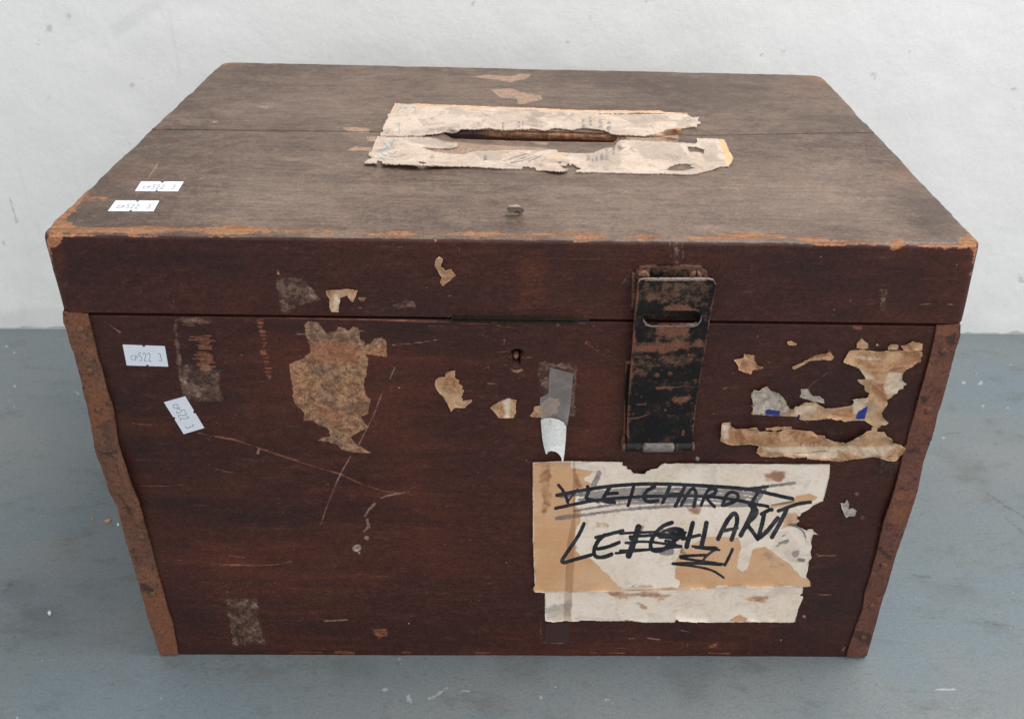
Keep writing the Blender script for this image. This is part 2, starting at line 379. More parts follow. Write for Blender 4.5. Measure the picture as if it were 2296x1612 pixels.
def mk_black():
    t = NT('rusty_black_metal'); n1 = t.noise(330, (1, 1, 1), 6, .78); n2 = t.noise(80, (1, 1, 1.4), 6, .7, (2, 2, 2)); n3 = t.noise(700, (1, 1, 1), 3, .7)
    c = t.mix(t.rng(n2, .4, .7), (.0065, .0052, .0050), (.014, .011, .010))
    rm = t.math('MULTIPLY', t.rng(t.math('ADD', n1, t.math('MULTIPLY', n2, .7)), .92, .99), .9)
    rust = t.mix(t.rng(n3, .35, .65), (.17, .062, .036), (.095, .042, .027))
    c = t.mix(t.math('MULTIPLY', rm, .65), c, rust)
    a = t.mask('rust', n1, 3.4, .45); c = t.mix(t.math('MULTIPLY', a, .93), c, t.mix(t.rng(n1, .35, .65), (.23, .092, .053), (.125, .054, .032)))
    d = t.mask('dusty', n1, 4.5, .6); c = t.mix(t.math('MULTIPLY', d, .55), c, t.mix(t.rng(n1, .4, .6), (.028, .019, .015), (.18, .092, .055)))
    e = t.mask('steel', n3, .8, .2); c = t.mix(t.math('MULTIPLY', e, .8), c, (.30, .24, .215))
    return t.done(c, t.math('ADD', t.math('MULTIPLY', a, .3), .48), t.bump(t.math('ADD', n1, t.math('MULTIPLY', n3, .4)), .0004, .5), .25)
M_black = mk_black()
def mk_rust(name, c1, c2, c3, sp=.3):
    t = NT(name); n1 = t.noise(24, (1, 1, 1), 6, .65); n2 = t.noise(200, (1, 1, 1), 5, .7, (1, 5, 2)); n3 = t.noise(420, (1, 1, 1), 3, .6)
    n5 = t.noise(75, (1, 1, 1), 6, .75, (3, 8, 3)); c = t.mix(t.rng(n1, .38, .62), c1, c2); c = t.mix(t.math('MULTIPLY', t.rng(n5, .52, .64), .6), c, tuple(x*.50 for x in c1)); c = t.mix(t.math('MULTIPLY', t.rng(n5, .46, .34), .5), c, tuple(x*1.35 for x in c2)); c = t.mix(t.math('MULTIPLY', t.rng(n2, .50, .68), .7), c, c3)
    c = t.mix(t.math('MULTIPLY', t.rng(n3, .58, .66), .75), c, (.030, .016, .012))
    a = t.mask('rust', n2, 2.5, .5); c = t.mix(t.math('MULTIPLY', a, .7), c, (.19, .07, .035))
    d = t.mask('pit', n2, 2.5, .3); c = t.mix(t.math('MULTIPLY', d, .8), c, (.045, .024, .018))
    h = t.math('ADD', n2, t.math('MULTIPLY', n3, -.4))
    return t.done(c, .62, t.bump(h, .0004, .6), sp)
M_rust = mk_rust('rusty_iron', (.135, .060, .036), (.180, .076, .042), (.085, .040, .027))
M_rustR = mk_rust('dark_rusty_iron', (.115, .045, .030), (.15, .058, .037), (.068, .032, .025))
M_edge = mk_rust('worn_steel_edge', (.26, .20, .18), (.20, .13, .105), (.13, .065, .045), .5)
M_steel = mk_rust('dull_steel', (.17, .15, .14), (.13, .11, .105), (.06, .045, .042), .5)
M_brass = mk_rust('tarnished_brass', (.022, .019, .012), (.016, .013, .009), (.012, .009, .007), .12)
M_screw = mk_rust('rusted_screw_metal', (.20, .085, .055), (.15, .064, .042), (.09, .045, .03), .4)
M_copper = mk_rust('coppery_pin_metal', (.30, .14, .085), (.24, .10, .06), (.14, .07, .045), .5)
M_dark = NT('painted_seam_shade').done((.012, .009, .008), .9)  # near-black for the shade in the lid seam
def mk_tape():
    t = NT('old_clear_tape'); n = t.noise(120); 
    t.b.inputs['Alpha'].default_value = 1
    t.L(t.math('ADD', .42, t.math('MULTIPLY', t.rng(n, .4, .7), .15)), t.b.inputs['Alpha'])
    return t.done((.34, .31, .29), .22, t.bump(n, .0004, .3), .6)
M_tape = mk_tape()
def mk_wall():
    t = NT('white_painted_wall'); n1 = t.noise(3, (1, 1, 1), 5, .6); n2 = t.noise(60, (1, 1, 1), 6, .6); n3 = t.noise(25, (1, 1, .4), 4, .7, (4, 1, 1)); n4 = t.noise(150, (1, 1, 1), 3, .6)
    c = t.mix(t.rng(n1, .3, .7), (.815, .80, .775), (.845, .832, .81))
    c = t.mix(t.math('MULTIPLY', t.rng(n3, .55, .8), .25), c, (.66, .66, .64))
    c = t.mix(t.math('MULTIPLY', t.rng(n4, .70, .76), .22), c, (.40, .39, .37))
    a = t.mask('mark', n4, 2.4, .5); c = t.mix(t.math('MULTIPLY', a, .42), c, (.30, .29, .28))
    s2 = t.mask('smear', n3, 1.5, 1.0); c = t.mix(t.math('MULTIPLY', s2, .16), c, (.45, .45, .45))
    sx = t.n('ShaderNodeSeparateXYZ'); t.L(t.co, sx.inputs[0])
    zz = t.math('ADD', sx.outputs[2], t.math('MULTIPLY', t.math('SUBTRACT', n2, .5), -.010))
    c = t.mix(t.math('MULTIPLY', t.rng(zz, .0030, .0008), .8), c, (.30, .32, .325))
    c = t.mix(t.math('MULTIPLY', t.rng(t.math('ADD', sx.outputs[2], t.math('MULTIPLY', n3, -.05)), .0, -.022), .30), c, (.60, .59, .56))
    return t.done(c, .55, t.bump(t.math('ADD', n2, t.math('MULTIPLY', n4, .3)), .0016, .30), .3, speck=.07)
def mk_floor():
    t = NT('painted_grey_floor'); n1 = t.noise(5, (1, 1.6, 1), 5, .6); n2 = t.noise(24, (1, 1.8, 1), 6, .72, (3, 1, 1)); n3 = t.noise(170, (1, 2.2, 1), 4, .75); n4 = t.noise(260, (1, 1, 1), 2, .5, (6, 6, 1))
    c = t.mix(t.rng(n1, .32, .68), (.178, .213, .225), (.220, .235, .238))
    c = t.mix(t.math('MULTIPLY', t.rng(t.noise(6, (1, 1, 1), 4, .6, (8, 2, 1)), .50, .64), .6), c, (.170, .222, .255))
    c = t.mix(t.math('MULTIPLY', t.rng(n2, .52, .68), .55), c, (.135, .145, .138))
    c = t.mix(t.math('MULTIPLY', t.rng(t.noise(14, (1, 2, 1), 5, .7, (1, 7, 1)), .62, .76), .4), c, (.20, .17, .145))
    c = t.mix(t.math('MULTIPLY', t.rng(n3, .55, .70), .5), c, (.100, .108, .108))
    c = t.mix(t.math('MULTIPLY', t.rng(n4, .755, .785), .7), c, (.42, .46, .46))
    a = t.mask('mark', n3, 2.2, .5); c = t.mix(t.math('MULTIPLY', a, .45), c, (.075, .075, .07))
    b = t.mask('smear', n2, 2.0, .8); c = t.mix(t.math('MULTIPLY', b, .38), c, (.115, .118, .11))
    w = t.mask('fleck', n4, 1.4, .2); c = t.mix(t.math('MULTIPLY', w, .55), c, (.55, .58, .59))
    c = t.mix(1.0, c, (.73, .735, .735), 'MULTIPLY')
    return t.done(c, t.math('ADD', .40, t.math('MULTIPLY', n2, .3)), t.bump(t.math('ADD', n2, t.math('MULTIPLY', n3, .3)), .0008, .25), .4, speck=.25)

# ------------------------------------------------------------------ the setting: floor and wall
def axis(lo, hi, a, b, dense, k=10):
    return np.unique(np.round(np.r_[-np.geomspace(a-lo+1, 1, k)+a+1, np.arange(a+dense, b, dense), np.geomspace(1, hi-b+1, k)+b-1], 5))
floor_marks = dict(
    mark=[T('K', 7, (0, 900), (15, 870), (70, 820)), T('K', 4, (150, 940), (180, 900), (235, 800)), T('K', 3, (155, 945), (330, 970)), T('K', 5, (288, 677)), T('K', 3, (400, 675)), T('K', 3, (654, 535)), T('K', 3, (44, 535)), T('K', 3, (318, 597)),
          T('L', 5, (1210, 460), (1270, 500)), T('L', 5, (1150, 420), (1200, 450), (1347, 540)), T('L', 5, (1240, 540), (1347, 630)), T('L', 4, (760, 850), (840, 860)), T('L', 3, (990, 185), (1050, 205)), T('L', 4, (890, 900), (960, 930)), T('L', 5, (920, 105), (1010, 95)),
          T('L', 4, (1140, 1100), (1220, 1110), (1347, 1130)), T('L', 3, (910, 1240), (960, 1260)), T('L', 4, (1320, 750), (1347, 755))],
    smear=[P('K', (60, 800), (220, 800), (230, 850), (160, 950), (0, 900), soft=3), P('K', (150, 990), (350, 950), (380, 1090), (200, 1070), soft=4), P('M', (160, 240), (330, 230), (350, 330), (180, 330), soft=4), P('M', (920, 230), (1130, 240), (1100, 330), (930, 300), soft=5),
           P('L', (880, 200), (960, 190), (1180, 360), (1150, 420), soft=3), P('M', (1700, 280), (1900, 260), (1900, 440), (1760, 450), soft=5), P('L', (760, 870), (1000, 920), (1200, 1000), (900, 960), soft=4)],
    fleck=[T('M', 9, (475, 235)), T('M', 6, (280, 325)), T('M', [6, 8, 5], (385, 378), (412, 376), (425, 382)), T('M', [3, 7, 4], (735, 392), (770, 385), (800, 378)), T('M', [2, 5, 3], (600, 420), (640, 400), (690, 362)), T('M', 6, (512, 405), (518, 450)), T('M', 7, (565, 470)), T('M', 9, (1122, 412), (1128, 432)), T('M', [4, 9, 5], (1410, 422), (1430, 428), (1440, 434)), T('M', 4, (1553, 430)), T('M', [3, 4], (1220, 328), (1248, 326)), T('M', [4, 6, 3], (1640, 226), (1658, 224), (1675, 226)), T('M', 3, (1186, 345)), T('M', 4, (785, 490)),
           T('K', 6, (290, 985)), T('K', [2, 4, 2], (258, 735), (268, 736), (280, 742)), T('K', 4, (346, 710)), T('K', 3, (342, 570)), T('K', [2, 3], (243, 420), (252, 414)), T('K', 5, (727, 1365)), T('K', [3, 5, 3], (944, 1500), (946, 1490), (950, 1480)), T('K', 4, (1188, 1310)), T('K', 4, (1168, 1408)), T('K', 5, (150, 1325)), T('K', 4, (265, 1243)), T('K', 4, (275, 1455)), T('K', 3, (545, 775)), T('K', 5, (246, 12)), T('K', 4, (1008, 1268)),
           T('J', 10, (133, 515)), T('J', 10, (60, 458)), T('J', 12, (133, 818)), T('J', 12, (85, 935)), T('J', 9, (125, 1005)), T('J', [8, 12], (690, 875), (700, 882)),
           T('N', 14, (683, 1058)), T('N', 18, (835, 1060)), T('N', 9, (1115, 896)), T('N', 9, (583, 908)), T('N', 14, (865, 1265)), T('N', 14, (1092, 1285)), T('N', 8, (797, 965)), T('N', 10, (500, 1547)),
           T('L', 5, (983, 420)), T('L', 4, (1012, 640)), T('L', 5, (940, 722)), T('L', 5, (1285, 942)), T('L', 4, (1110, 992)), T('L', 4, (1100, 1358)), T('L', 3, (846, 295)), T('L', [2, 3, 2], (870, 1450), (930, 1455), (995, 1456))])
gx = axis(-4, 4, -.56, .56, .0022); gy = axis(-3, wl[1]+.3, -.22, .50, .0022)
gy = gy[gy < wl[1]+.35]
X, Y = np.meshgrid(gx, gy); V = np.c_[X.ravel(), Y.ravel(), np.zeros(X.size)]
vis = (np.abs(V[:, 0]) < .57) & (V[:, 1] > -.24) & (V[:, 1] < .52)
uv = np.full((len(V), 2), -9e3); uv[vis] = proj(V[vis])
fl = mesh_from('floor', V, gridfaces(len(gy), len(gx)), mk_floor(), None, {k: marks(uv, v) for k, v in floor_marks.items()}, base=O0)
fl['kind'] = 'structure'
wall_marks = dict(
    mark=[T('A', 7, (715, 215), (713, 240)), T('A', 5, (270, 280), (270, 298)), T('A', 5, (28, 235)), T('A', 5, (712, 270)), T('A', 3, (20, 1070), (25, 1110)), T('A', 4, (985, 110)), T('A', 3, (1100, 180), (1130, 160)),
          T('C', 7, (395, 42), (410, 50)), T('C', 5, (278, 60)), T('C', [3, 7, 4], (862, 155), (888, 170), (900, 188)), T('C', 4, (798, 108)), T('C', 5, (1130, 5)), T('C', 3, (1135, 425), (1145, 437)), T('C', 4, (895, 445)), T('C', 5, (1600, 243), (1700, 240)), T('C', 4, (1485, 980), (1495, 987)), T('C', 6, (1692, 1275), (1690, 1285)), T('C', 4, (1540, 1495)), T('C', 3, (1385, 215)), T('C', 3, (1100, 25), (1080, 50)), T('C', 3, (1580, 545)),
          T('Z', 3, (153, 35)), T('Z', 4, (112, 62), (108, 72)), T('Z', 3, (88, 95)), T('Z', 4, (1325, 42)), T('Z', 3, (1275, 100)), T('Z', 3, (1060, 8)), T('Z', 3, (1455, 3), (1465, 10)), T('Z', 3, (700, 127)), T('Z', 3, (568, 2)), T('Z', 4, (977, 148)), T('Z', 2, (18, 440), (40, 500)), T('Z', 2, (330, 600), (332, 640))],
    smear=[P('Z', (222, 100), (248, 92), (250, 100), (225, 108)), T('Z', 2, (150, 100), (200, 75), (260, 70)), P('Z', (240, 60), (340, 0), (380, 0), (260, 90)), T('Z', 2, (380, 0), (385, 70), (405, 170)), T('Z', 2, (30, 260), (45, 400), (90, 520)), P('Z', (0, 700), (140, 690), (140, 745), (0, 745)), T('Z', 2, (1875, 95), (1905, 80)), T('Z', 2, (2130, 60), (2140, 110))])
wx = axis(-4, 4, -.66, .66, .0030); wz = np.unique(np.r_[-.3, np.arange(0, .62, .0030), np.geomspace(.66, 3.4, 8)])
X, Zz = np.meshgrid(wx, wz); V = wl+(wr-wl)*.5+X.reshape(-1, 1)*ew+Zz.reshape(-1, 1)*Z
dent = vnoise(X.ravel()*40, Zz.ravel()*40)*.0006
V = V-NW*dent[:, None]; vis = (np.abs(X.ravel()) < .66) & (Zz.ravel() < .62); uv = np.full((len(V), 2), -9e3); uv[vis] = proj(V[vis])
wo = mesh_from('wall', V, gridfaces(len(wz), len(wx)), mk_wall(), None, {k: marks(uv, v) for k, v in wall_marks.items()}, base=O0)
wo['kind'] = 'structure'

# ------------------------------------------------------------------ the box
box = link(bpy.data.objects.new('wooden_box', None)); box.location = BASE; box.empty_display_size = .1
box['label'] = 'old dark brown wooden box with rusty corner strips, black hasp and torn paper labels'
box['category'] = 'box'
def rect_shape(x, y, z, L, Dp, h, R, r):
    """point of a sharp box (x,y,z) -> plan corners of radius R, top arris of radius r"""
    ins = np.minimum.reduce([x, L-x, y, Dp-y]); R = np.where(y < Dp/2, R, R*(1.6 if R > .003 else 1)); qx = np.clip(x, R, L-R); qy = np.clip(y, R, Dp-R)
    vx, vy = x-qx, y-qy; ln = np.hypot(vx, vy); mx = np.maximum(abs(vx), abs(vy)); k = np.where(ln > 1e-9, mx/np.maximum(ln, 1e-9), 1)
    px, py = qx+vx*k, qy+vy*k
    nx = np.where(ln > 1e-9, vx/np.maximum(ln, 1e-9), 0); ny = np.where(ln > 1e-9, vy/np.maximum(ln, 1e-9), 0)
    a = np.clip(r-ins, 0, r); b = np.clip(z-(h-r), 0, r); l2 = np.hypot(a, b); on = (a > 1e-9) & (b > 1e-9)
    f = np.where(on, np.maximum(a, b)/np.maximum(l2, 1e-9), 1)
    a2, b2 = a*f, b*f; mv = np.where(on, a2-a, 0); pz = np.where(on, h-r+b2, z)
    return px+nx*mv, py+ny*mv, pz
def warp(u, v, w, C):     # trilinear, C[k][j][i]
    u, v, w = u[:, None], v[:, None], w[:, None]
    lo = (C[0][0][0]*(1-u)+C[0][0][1]*u)*(1-v)+(C[0][1][0]*(1-u)+C[0][1][1]*u)*v
    hi = (C[1][0][0]*(1-u)+C[1][0][1]*u)*(1-v)+(C[1][1][0]*(1-u)+C[1][1][1]*u)*v
    return lo*(1-w)+hi*w
back = e2*0.0
LW = .43; LD = np.linalg.norm((tbl-tl)); LH = tl[2]-lbl[2]
cl = [[[lbl, lbr], [lbl+(tbl-tl), lbr+(tbr-tr)]], [[tl, tr], [tbl, tbr]]]
def samp(L, st, e=.010, n=8):
    a = np.linspace(0, e, n, endpoint=False)
    return np.unique(np.round(np.r_[a, np.arange(e, L-e, st), L-a], 7))
attr_lid_front = dict(
    bare=[T('A', [34, 34, 22, 16, 17, 17, 15, 12, 8, 10, 8], (285, 1075), (330, 1020), (450, 1022), (700, 1024), (900, 1017), (1200, 1020), (1500, 1024), (1600, 1027), (1750, 1030), (1830, 1030), (1930, 1030)),
          T('B', [16, 10, 4, 4, 6, 3, 12, 12, 4, 12, 11, 4, 8, 8, 8, 8], (0, 978), (120, 980), (250, 988), (400, 988), (575, 1000), (700, 992), (830, 992), (900, 988), (1000, 998), (1150, 990), (1280, 1000), (1500, 1003), (1650, 1008), (1850, 1003), (2100, 1012), (2296, 1012)),
          T('C', [8, 12, 15, 11, 9, 6, 6, 26, 10, 9, 20, 26, 20, 9], (0, 1062), (150, 1062), (300, 1055), (420, 1063), (600, 1078), (700, 1083), (950, 1088), (1010, 1092), (1060, 1092), (1200, 1097), (1330, 1090), (1420, 1085), (1450, 1115), (1440, 1190)),
          T('A', [14, 7, 9, 5, 4], (262, 1100), (278, 1180), (300, 1240), (335, 1350), (340, 1420)), T('A', 8, (342, 1275)), T('B', [10, 3], (572, 1000), (570, 1018)), T('C', 6, (1420, 1248)), T('A', 1.6, (500, 1303), (620, 1310)), T('A', 11, (1515, 1225), (1518, 1250))],
    grime=[P('A', (1510, 1270), (1640, 1270), (1750, 1390), (1680, 1400), (1640, 1412), (1570, 1465), (1535, 1450), (1525, 1390)), P('B', (345, 1350), (400, 1325), (450, 1335), (455, 1350), (380, 1368)), P('C', (920, 1330), (965, 1330), (960, 1450), (925, 1460)), T('B', 14, (1820, 1020), (1810, 1120))],
    red=[('p', fx('B', [(1000, 1110), (1125, 1110), (1135, 1300), (1000, 1400)]), None, 3.0), P('C', (1380, 1110), (1460, 1110), (1450, 1190), (1390, 1200), soft=2), P('A', (260, 1050), (330, 1050), (350, 1400), (320, 1400), soft=2)],
    dark=[P('I', (285, 440), (730, 440), (730, 520), (285, 520)), P('A', (360, 1060), (1200, 1060), (1300, 1250), (700, 1330), (350, 1290), soft=8), P('C', (400, 1110), (1200, 1110), (1300, 1500), (200, 1500), soft=9)],  # first field: shade behind the hasp slot, painted into the lid colour
    scratch=[T('B', 2, (265, 1043), (400, 1048)), T('B', 1.6, (1780, 1020), (1785, 1100)), T('B', 1.6, (1800, 1020), (1803, 1090)), T('B', 2.5, (1845, 1020), (1848, 1110)), T('C', 2.2, (870, 1305), (960, 1310)), T('C', 2, (1140, 1418), (1220, 1410)), T('C', 2.5, (1290, 1415), (1350, 1420)), T('B', 2, (1580, 1165), (1520, 1260)), T('B', 1.6, (1100, 1108), (1500, 1110)), T('B', 1.6, (690, 1050), (700, 1100))],
    white=[T('A', 3.5, (1716, 1300)), T('A', 3, (945, 1365)), T('C', 3.5, (602, 1158)), T('C', 3.5, (762, 1395)), T('C', 3, (670, 1473)), T('A', 3, (945, 1400))],
    resid=[P('B', (170, 1310), (205, 1310), (200, 1330), (175, 1330))])
attr_top = dict(
    bare=[T('A', [34, 34, 22, 18, 16, 16, 14, 12, 8, 8], (285, 1050), (330, 1000), (450, 1015), (700, 1014), (900, 1007), (1200, 1010), (1500, 1014), (1600, 1018), (1750, 1020), (1900, 1020)),
          T('A', [26, 22, 17, 9, 5, 8, 12, 9, 6, 6, 3], (285, 1000), (350, 930), (420, 862), (470, 795), (510, 740), (560, 690), (590, 672), (640, 625), (700, 575), (760, 510), (800, 478)), T('A', 10, (440, 850), (560, 845)), T('A', 6, (850, 440), (880, 455)), T('A', [3, 5, 4], (900, 360), (985, 300), (1010, 290)), T('A', [4, 10, 9, 3], (1180, 120), (1215, 106), (1260, 102), (1320, 100)),
          T('C', [3, 8, 8, 5], (540, 178), (575, 182), (620, 198), (640, 212)), T('C', [2, 5, 3], (700, 290), (745, 325), (770, 345)), T('C', [3, 6, 4, 2], (1020, 605), (1060, 640), (1100, 690), (1150, 735)), T('C', 4, (870, 462)), T('C', [4, 16, 26, 20], (1390, 1000), (1420, 1050), (1445, 1085), (1380, 1085)),
          T('B', [16, 9, 3, 3, 10, 10, 3, 10, 10, 3, 6, 7, 8], (0, 968), (120, 972), (250, 983), (700, 986), (830, 984), (900, 980), (1000, 992), (1150, 980), (1280, 990), (1500, 998), (1650, 1000), (1850, 996), (2296, 1004)), T('C', [12, 15, 8, 5, 5], (150, 1055), (300, 1046), (420, 1055), (700, 1074), (950, 1080)), T('C', 16, (1010, 1080), (1040, 1075)),
          T('B', [3, 5, 4], (180, 100), (280, 98), (330, 100)), T('B', 4, (1210, 650), (1255, 640))],
    red=[P('A', (560, 640), (860, 640), (880, 720), (650, 790), (520, 740), soft=3), P('C', (1010, 640), (1090, 660), (1180, 760), (1040, 770), (930, 700), soft=3), P('C', (380, 200), (560, 185), (640, 240), (440, 250), soft=3), P('A', (1500, 950), (1934, 850), (1934, 1010), (1550, 1020), soft=5), P('A', (330, 860), (480, 800), (560, 740), (500, 880), soft=3)],
    dark=[P('A', (330, 900), (400, 880), (640, 960), (560, 1000), (340, 980), soft=2.5), P('A', (780, 600), (1000, 590), (980, 640), (790, 650), soft=2.5), P('C', (400, 370), (1000, 360), (900, 470), (500, 470), soft=4), P('C', (1000, 780), (1300, 760), (1420, 1020), (1100, 1060), (1000, 960), soft=6), P('B', (520, 890), (560, 850), (620, 930), (950, 950), (900, 960), (560, 940), soft=3), P('B', (1200, 150), (2296, 160), (2296, 330), (1500, 300), soft=6), P('A', (500, 700), (650, 640), (760, 700), (620, 800), (420, 860), soft=5)],
    dust=[P('B', (0, 560), (300, 700), (1900, 700), (2296, 650), (2296, 960), (1500, 980), (1100, 900), (900, 700), (0, 900), soft=14), P('A', (1300, 620), (1934, 700), (1934, 1000), (1400, 990), (1100, 900), soft=12), P('A', (1250, 350), (1934, 230), (1934, 420), (1200, 430), soft=12), P('C', (0, 700), (700, 700), (1000, 1000), (200, 1040), soft=14), P('B', (600, 200), (1400, 230), (1700, 300), (700, 290), soft=8)],
    resid=[P('B', (745, 168), (850, 160), (960, 168), (1000, 152), (1076, 158), (1030, 180), (960, 196), (900, 188), (820, 180)), P('B', (85, 432), (150, 428), (228, 438), (222, 456), (120, 450)), P('B', (105, 550), (150, 528), (250, 535), (250, 552)), P('B', (215, 480), (300, 478), (260, 505), (215, 500)),
           P('H', (430, 235), (620, 265), (900, 285), (1000, 290), (1170, 300), (1190, 320), (1000, 315), (760, 320), (640, 332), (500, 325), (400, 300), (560, 300)), P('H', (1560, 225), (1900, 220), (1895, 262), (1640, 260)), P('H', (1190, 325), (1400, 325), (1400, 345), (1230, 350)), P('H', (1030, 262), (1150, 262), (1120, 275), (1060, 273)), P('H', (560, 195), (660, 185), (670, 195), (600, 208)),
           P('H', (1500, 85), (1900, 95), (1850, 120), (1550, 105)), P('B', (850, 232), (955, 228), (1040, 255), (1112, 262), (1125, 288), (1060, 300), (1000, 312), (985, 284), (900, 276))],

    white=[T('A', [2, 5, 6, 2], (1395, 343), (1430, 341), (1460, 343), (1480, 343)), T('A', 9, (1755, 975)), T('A', 5, (1160, 423), (1185, 422)), T('A', [4, 3, 4, 3], (858, 650), (835, 690), (815, 715), (800, 740)), T('A', 2, (750, 810), (735, 835))],
    scratch=[T('A', 2.5, (1100, 690), (1200, 665), (1280, 655)), T('C', 3, (910, 888), (960, 884)), T('C', 2.2, (1245, 882), (1300, 888)), T('C', 2.2, (885, 955), (945, 920)), T('C', 2.2, (1090, 930), (1135, 938)), T('C', 2.2, (500, 770), (545, 775)), T('C', 2, (760, 875), (870, 845)), T('C', 3, (1165, 1043), (1200, 1046)), T('B', 3, (700, 852), (800, 842), (930, 855)), T('B', 2.2, (760, 858), (900, 862)), T('B', 3, (1095, 885), (1130, 915)), T('B', 3, (800, 910), (850, 912)), T('B', 2.5, (930, 903), (945, 904)), T('B', 2, (1400, 920), (1405, 960)), T('B', 2, (1460, 905), (1455, 930)), T('B', 3, (110, 375), (200, 380)), T('C', 2.5, (55, 380), (115, 380)), T('B', 2, (215, 880), (190, 915)), T('B', 2.5, (2080, 690), (2120, 730), (2150, 800)), T('A', 2, (1400, 960), (1450, 975), (1480, 990)), T('A', 2, (1440, 970), (1420, 985)), T('B', 2, (320, 940), (325, 975))],
    black=[T('B', 2.5, (915, 870), (985, 872), (1020, 878)), T('C', 1.6, (1240, 880), (1290, 888)), T('C', 1.6, (1165, 1043), (1200, 1047)), T('H', 2.5, (1140, 374), (1250, 378))])
slotp = fx('H', [(508, 205), (560, 198), (680, 190), (1000, 197), (1300, 204), (1480, 211), (1520, 222), (1548, 238), (1520, 264), (1300, 262), (1000, 257), (700, 247), (570, 240)])
seam_d = fx('A', [(790, 475)])[0], fx('C', [(0, 488)])[0], fx('C', [(880, 465)])[0]
def tcoord(Pw):   # world point on the lid top -> x,y in lid metric space
    q = Pw-tl; Y = (q@e2)/((tbl-tl)@e2*.5+(tbr-tr)@e2*.5)
    Lr = tl+(tbl-tl)*Y; Rr = tr+(tbr-tr)*Y
    return ((Pw-Lr)@e1)/((Rr-Lr)@e1)*LW, Y*LD
sm_xy = [tcoord(tp([s])[0]) for s in seam_d]
sx_, sy_ = [0]+[a for a, b in sm_xy[1:2]]+[LW], [sm_xy[0][1], sm_xy[1][1], sm_xy[2][1]]
LR, Lr_ = .0062, .0024
def lid_point(x, y, z):
    px, py, pz = rect_shape(x, y, z, LW, LD, LH, LR, Lr_)
    # worn, slightly wavy edges
    ins = np.minimum.reduce([x, LW-x, y, LD-y]); top = LH-z
    near = np.exp(-np.maximum(ins, top)/.004)
    w = (fbm(x*60+3, y*60+z*60, 3))*.0009*near
    cx, cy = LW/2, LD/2
    px = px-np.sign(px-cx)*np.where(np.abs(px-cx) > cx-.012, 1, 0)*(np.abs(w)+.0006*np.abs(fbm(y*30, z*30+x*3))*1)
    pz = pz-np.abs(w)*np.where(top < .003, 1, 0)
    return warp(px/LW, py/LD, pz/LH, cl)
xs = samp(LW, .00062)
# front, sides and back of the lid as one shell; the two boards of the top lie in it
TB = .0                                                     # boards start at the arris
zf = np.unique(np.r_[np.linspace(0, LH-.004, 62), np.linspace(LH-.004, LH, 9)])
Vs, Fs, n0 = [], [], 0
def addgrid(X, Y, Zc, nr, nc):
    global n0
    Vs.append(lid_point(X.ravel(), Y.ravel(), Zc.ravel())); Fs.append(gridfaces(nr, nc, n0)); n0 += nr*nc
X, Zc = np.meshgrid(xs, zf); addgrid(X, 0*X, Zc, len(zf), len(xs)); nfront = n0
ysd = samp(LD, .006); zs2 = zf[::3] if (len(zf)-1) % 3 == 0 else np.unique(np.r_[zf[::3], zf[-1]])
Y, Zc = np.meshgrid(ysd, zs2); addgrid(0*Y, Y, Zc, len(zs2), len(ysd)); Fs[-1] = Fs[-1][:, ::-1]
addgrid(0*Y+LW, Y, Zc, len(zs2), len(ysd))
xb = samp(LW, .01); X, Zc = np.meshgrid(xb, zs2); addgrid(X, 0*X+LD, Zc, len(zs2), len(xb)); Fs[-1] = Fs[-1][:, ::-1]
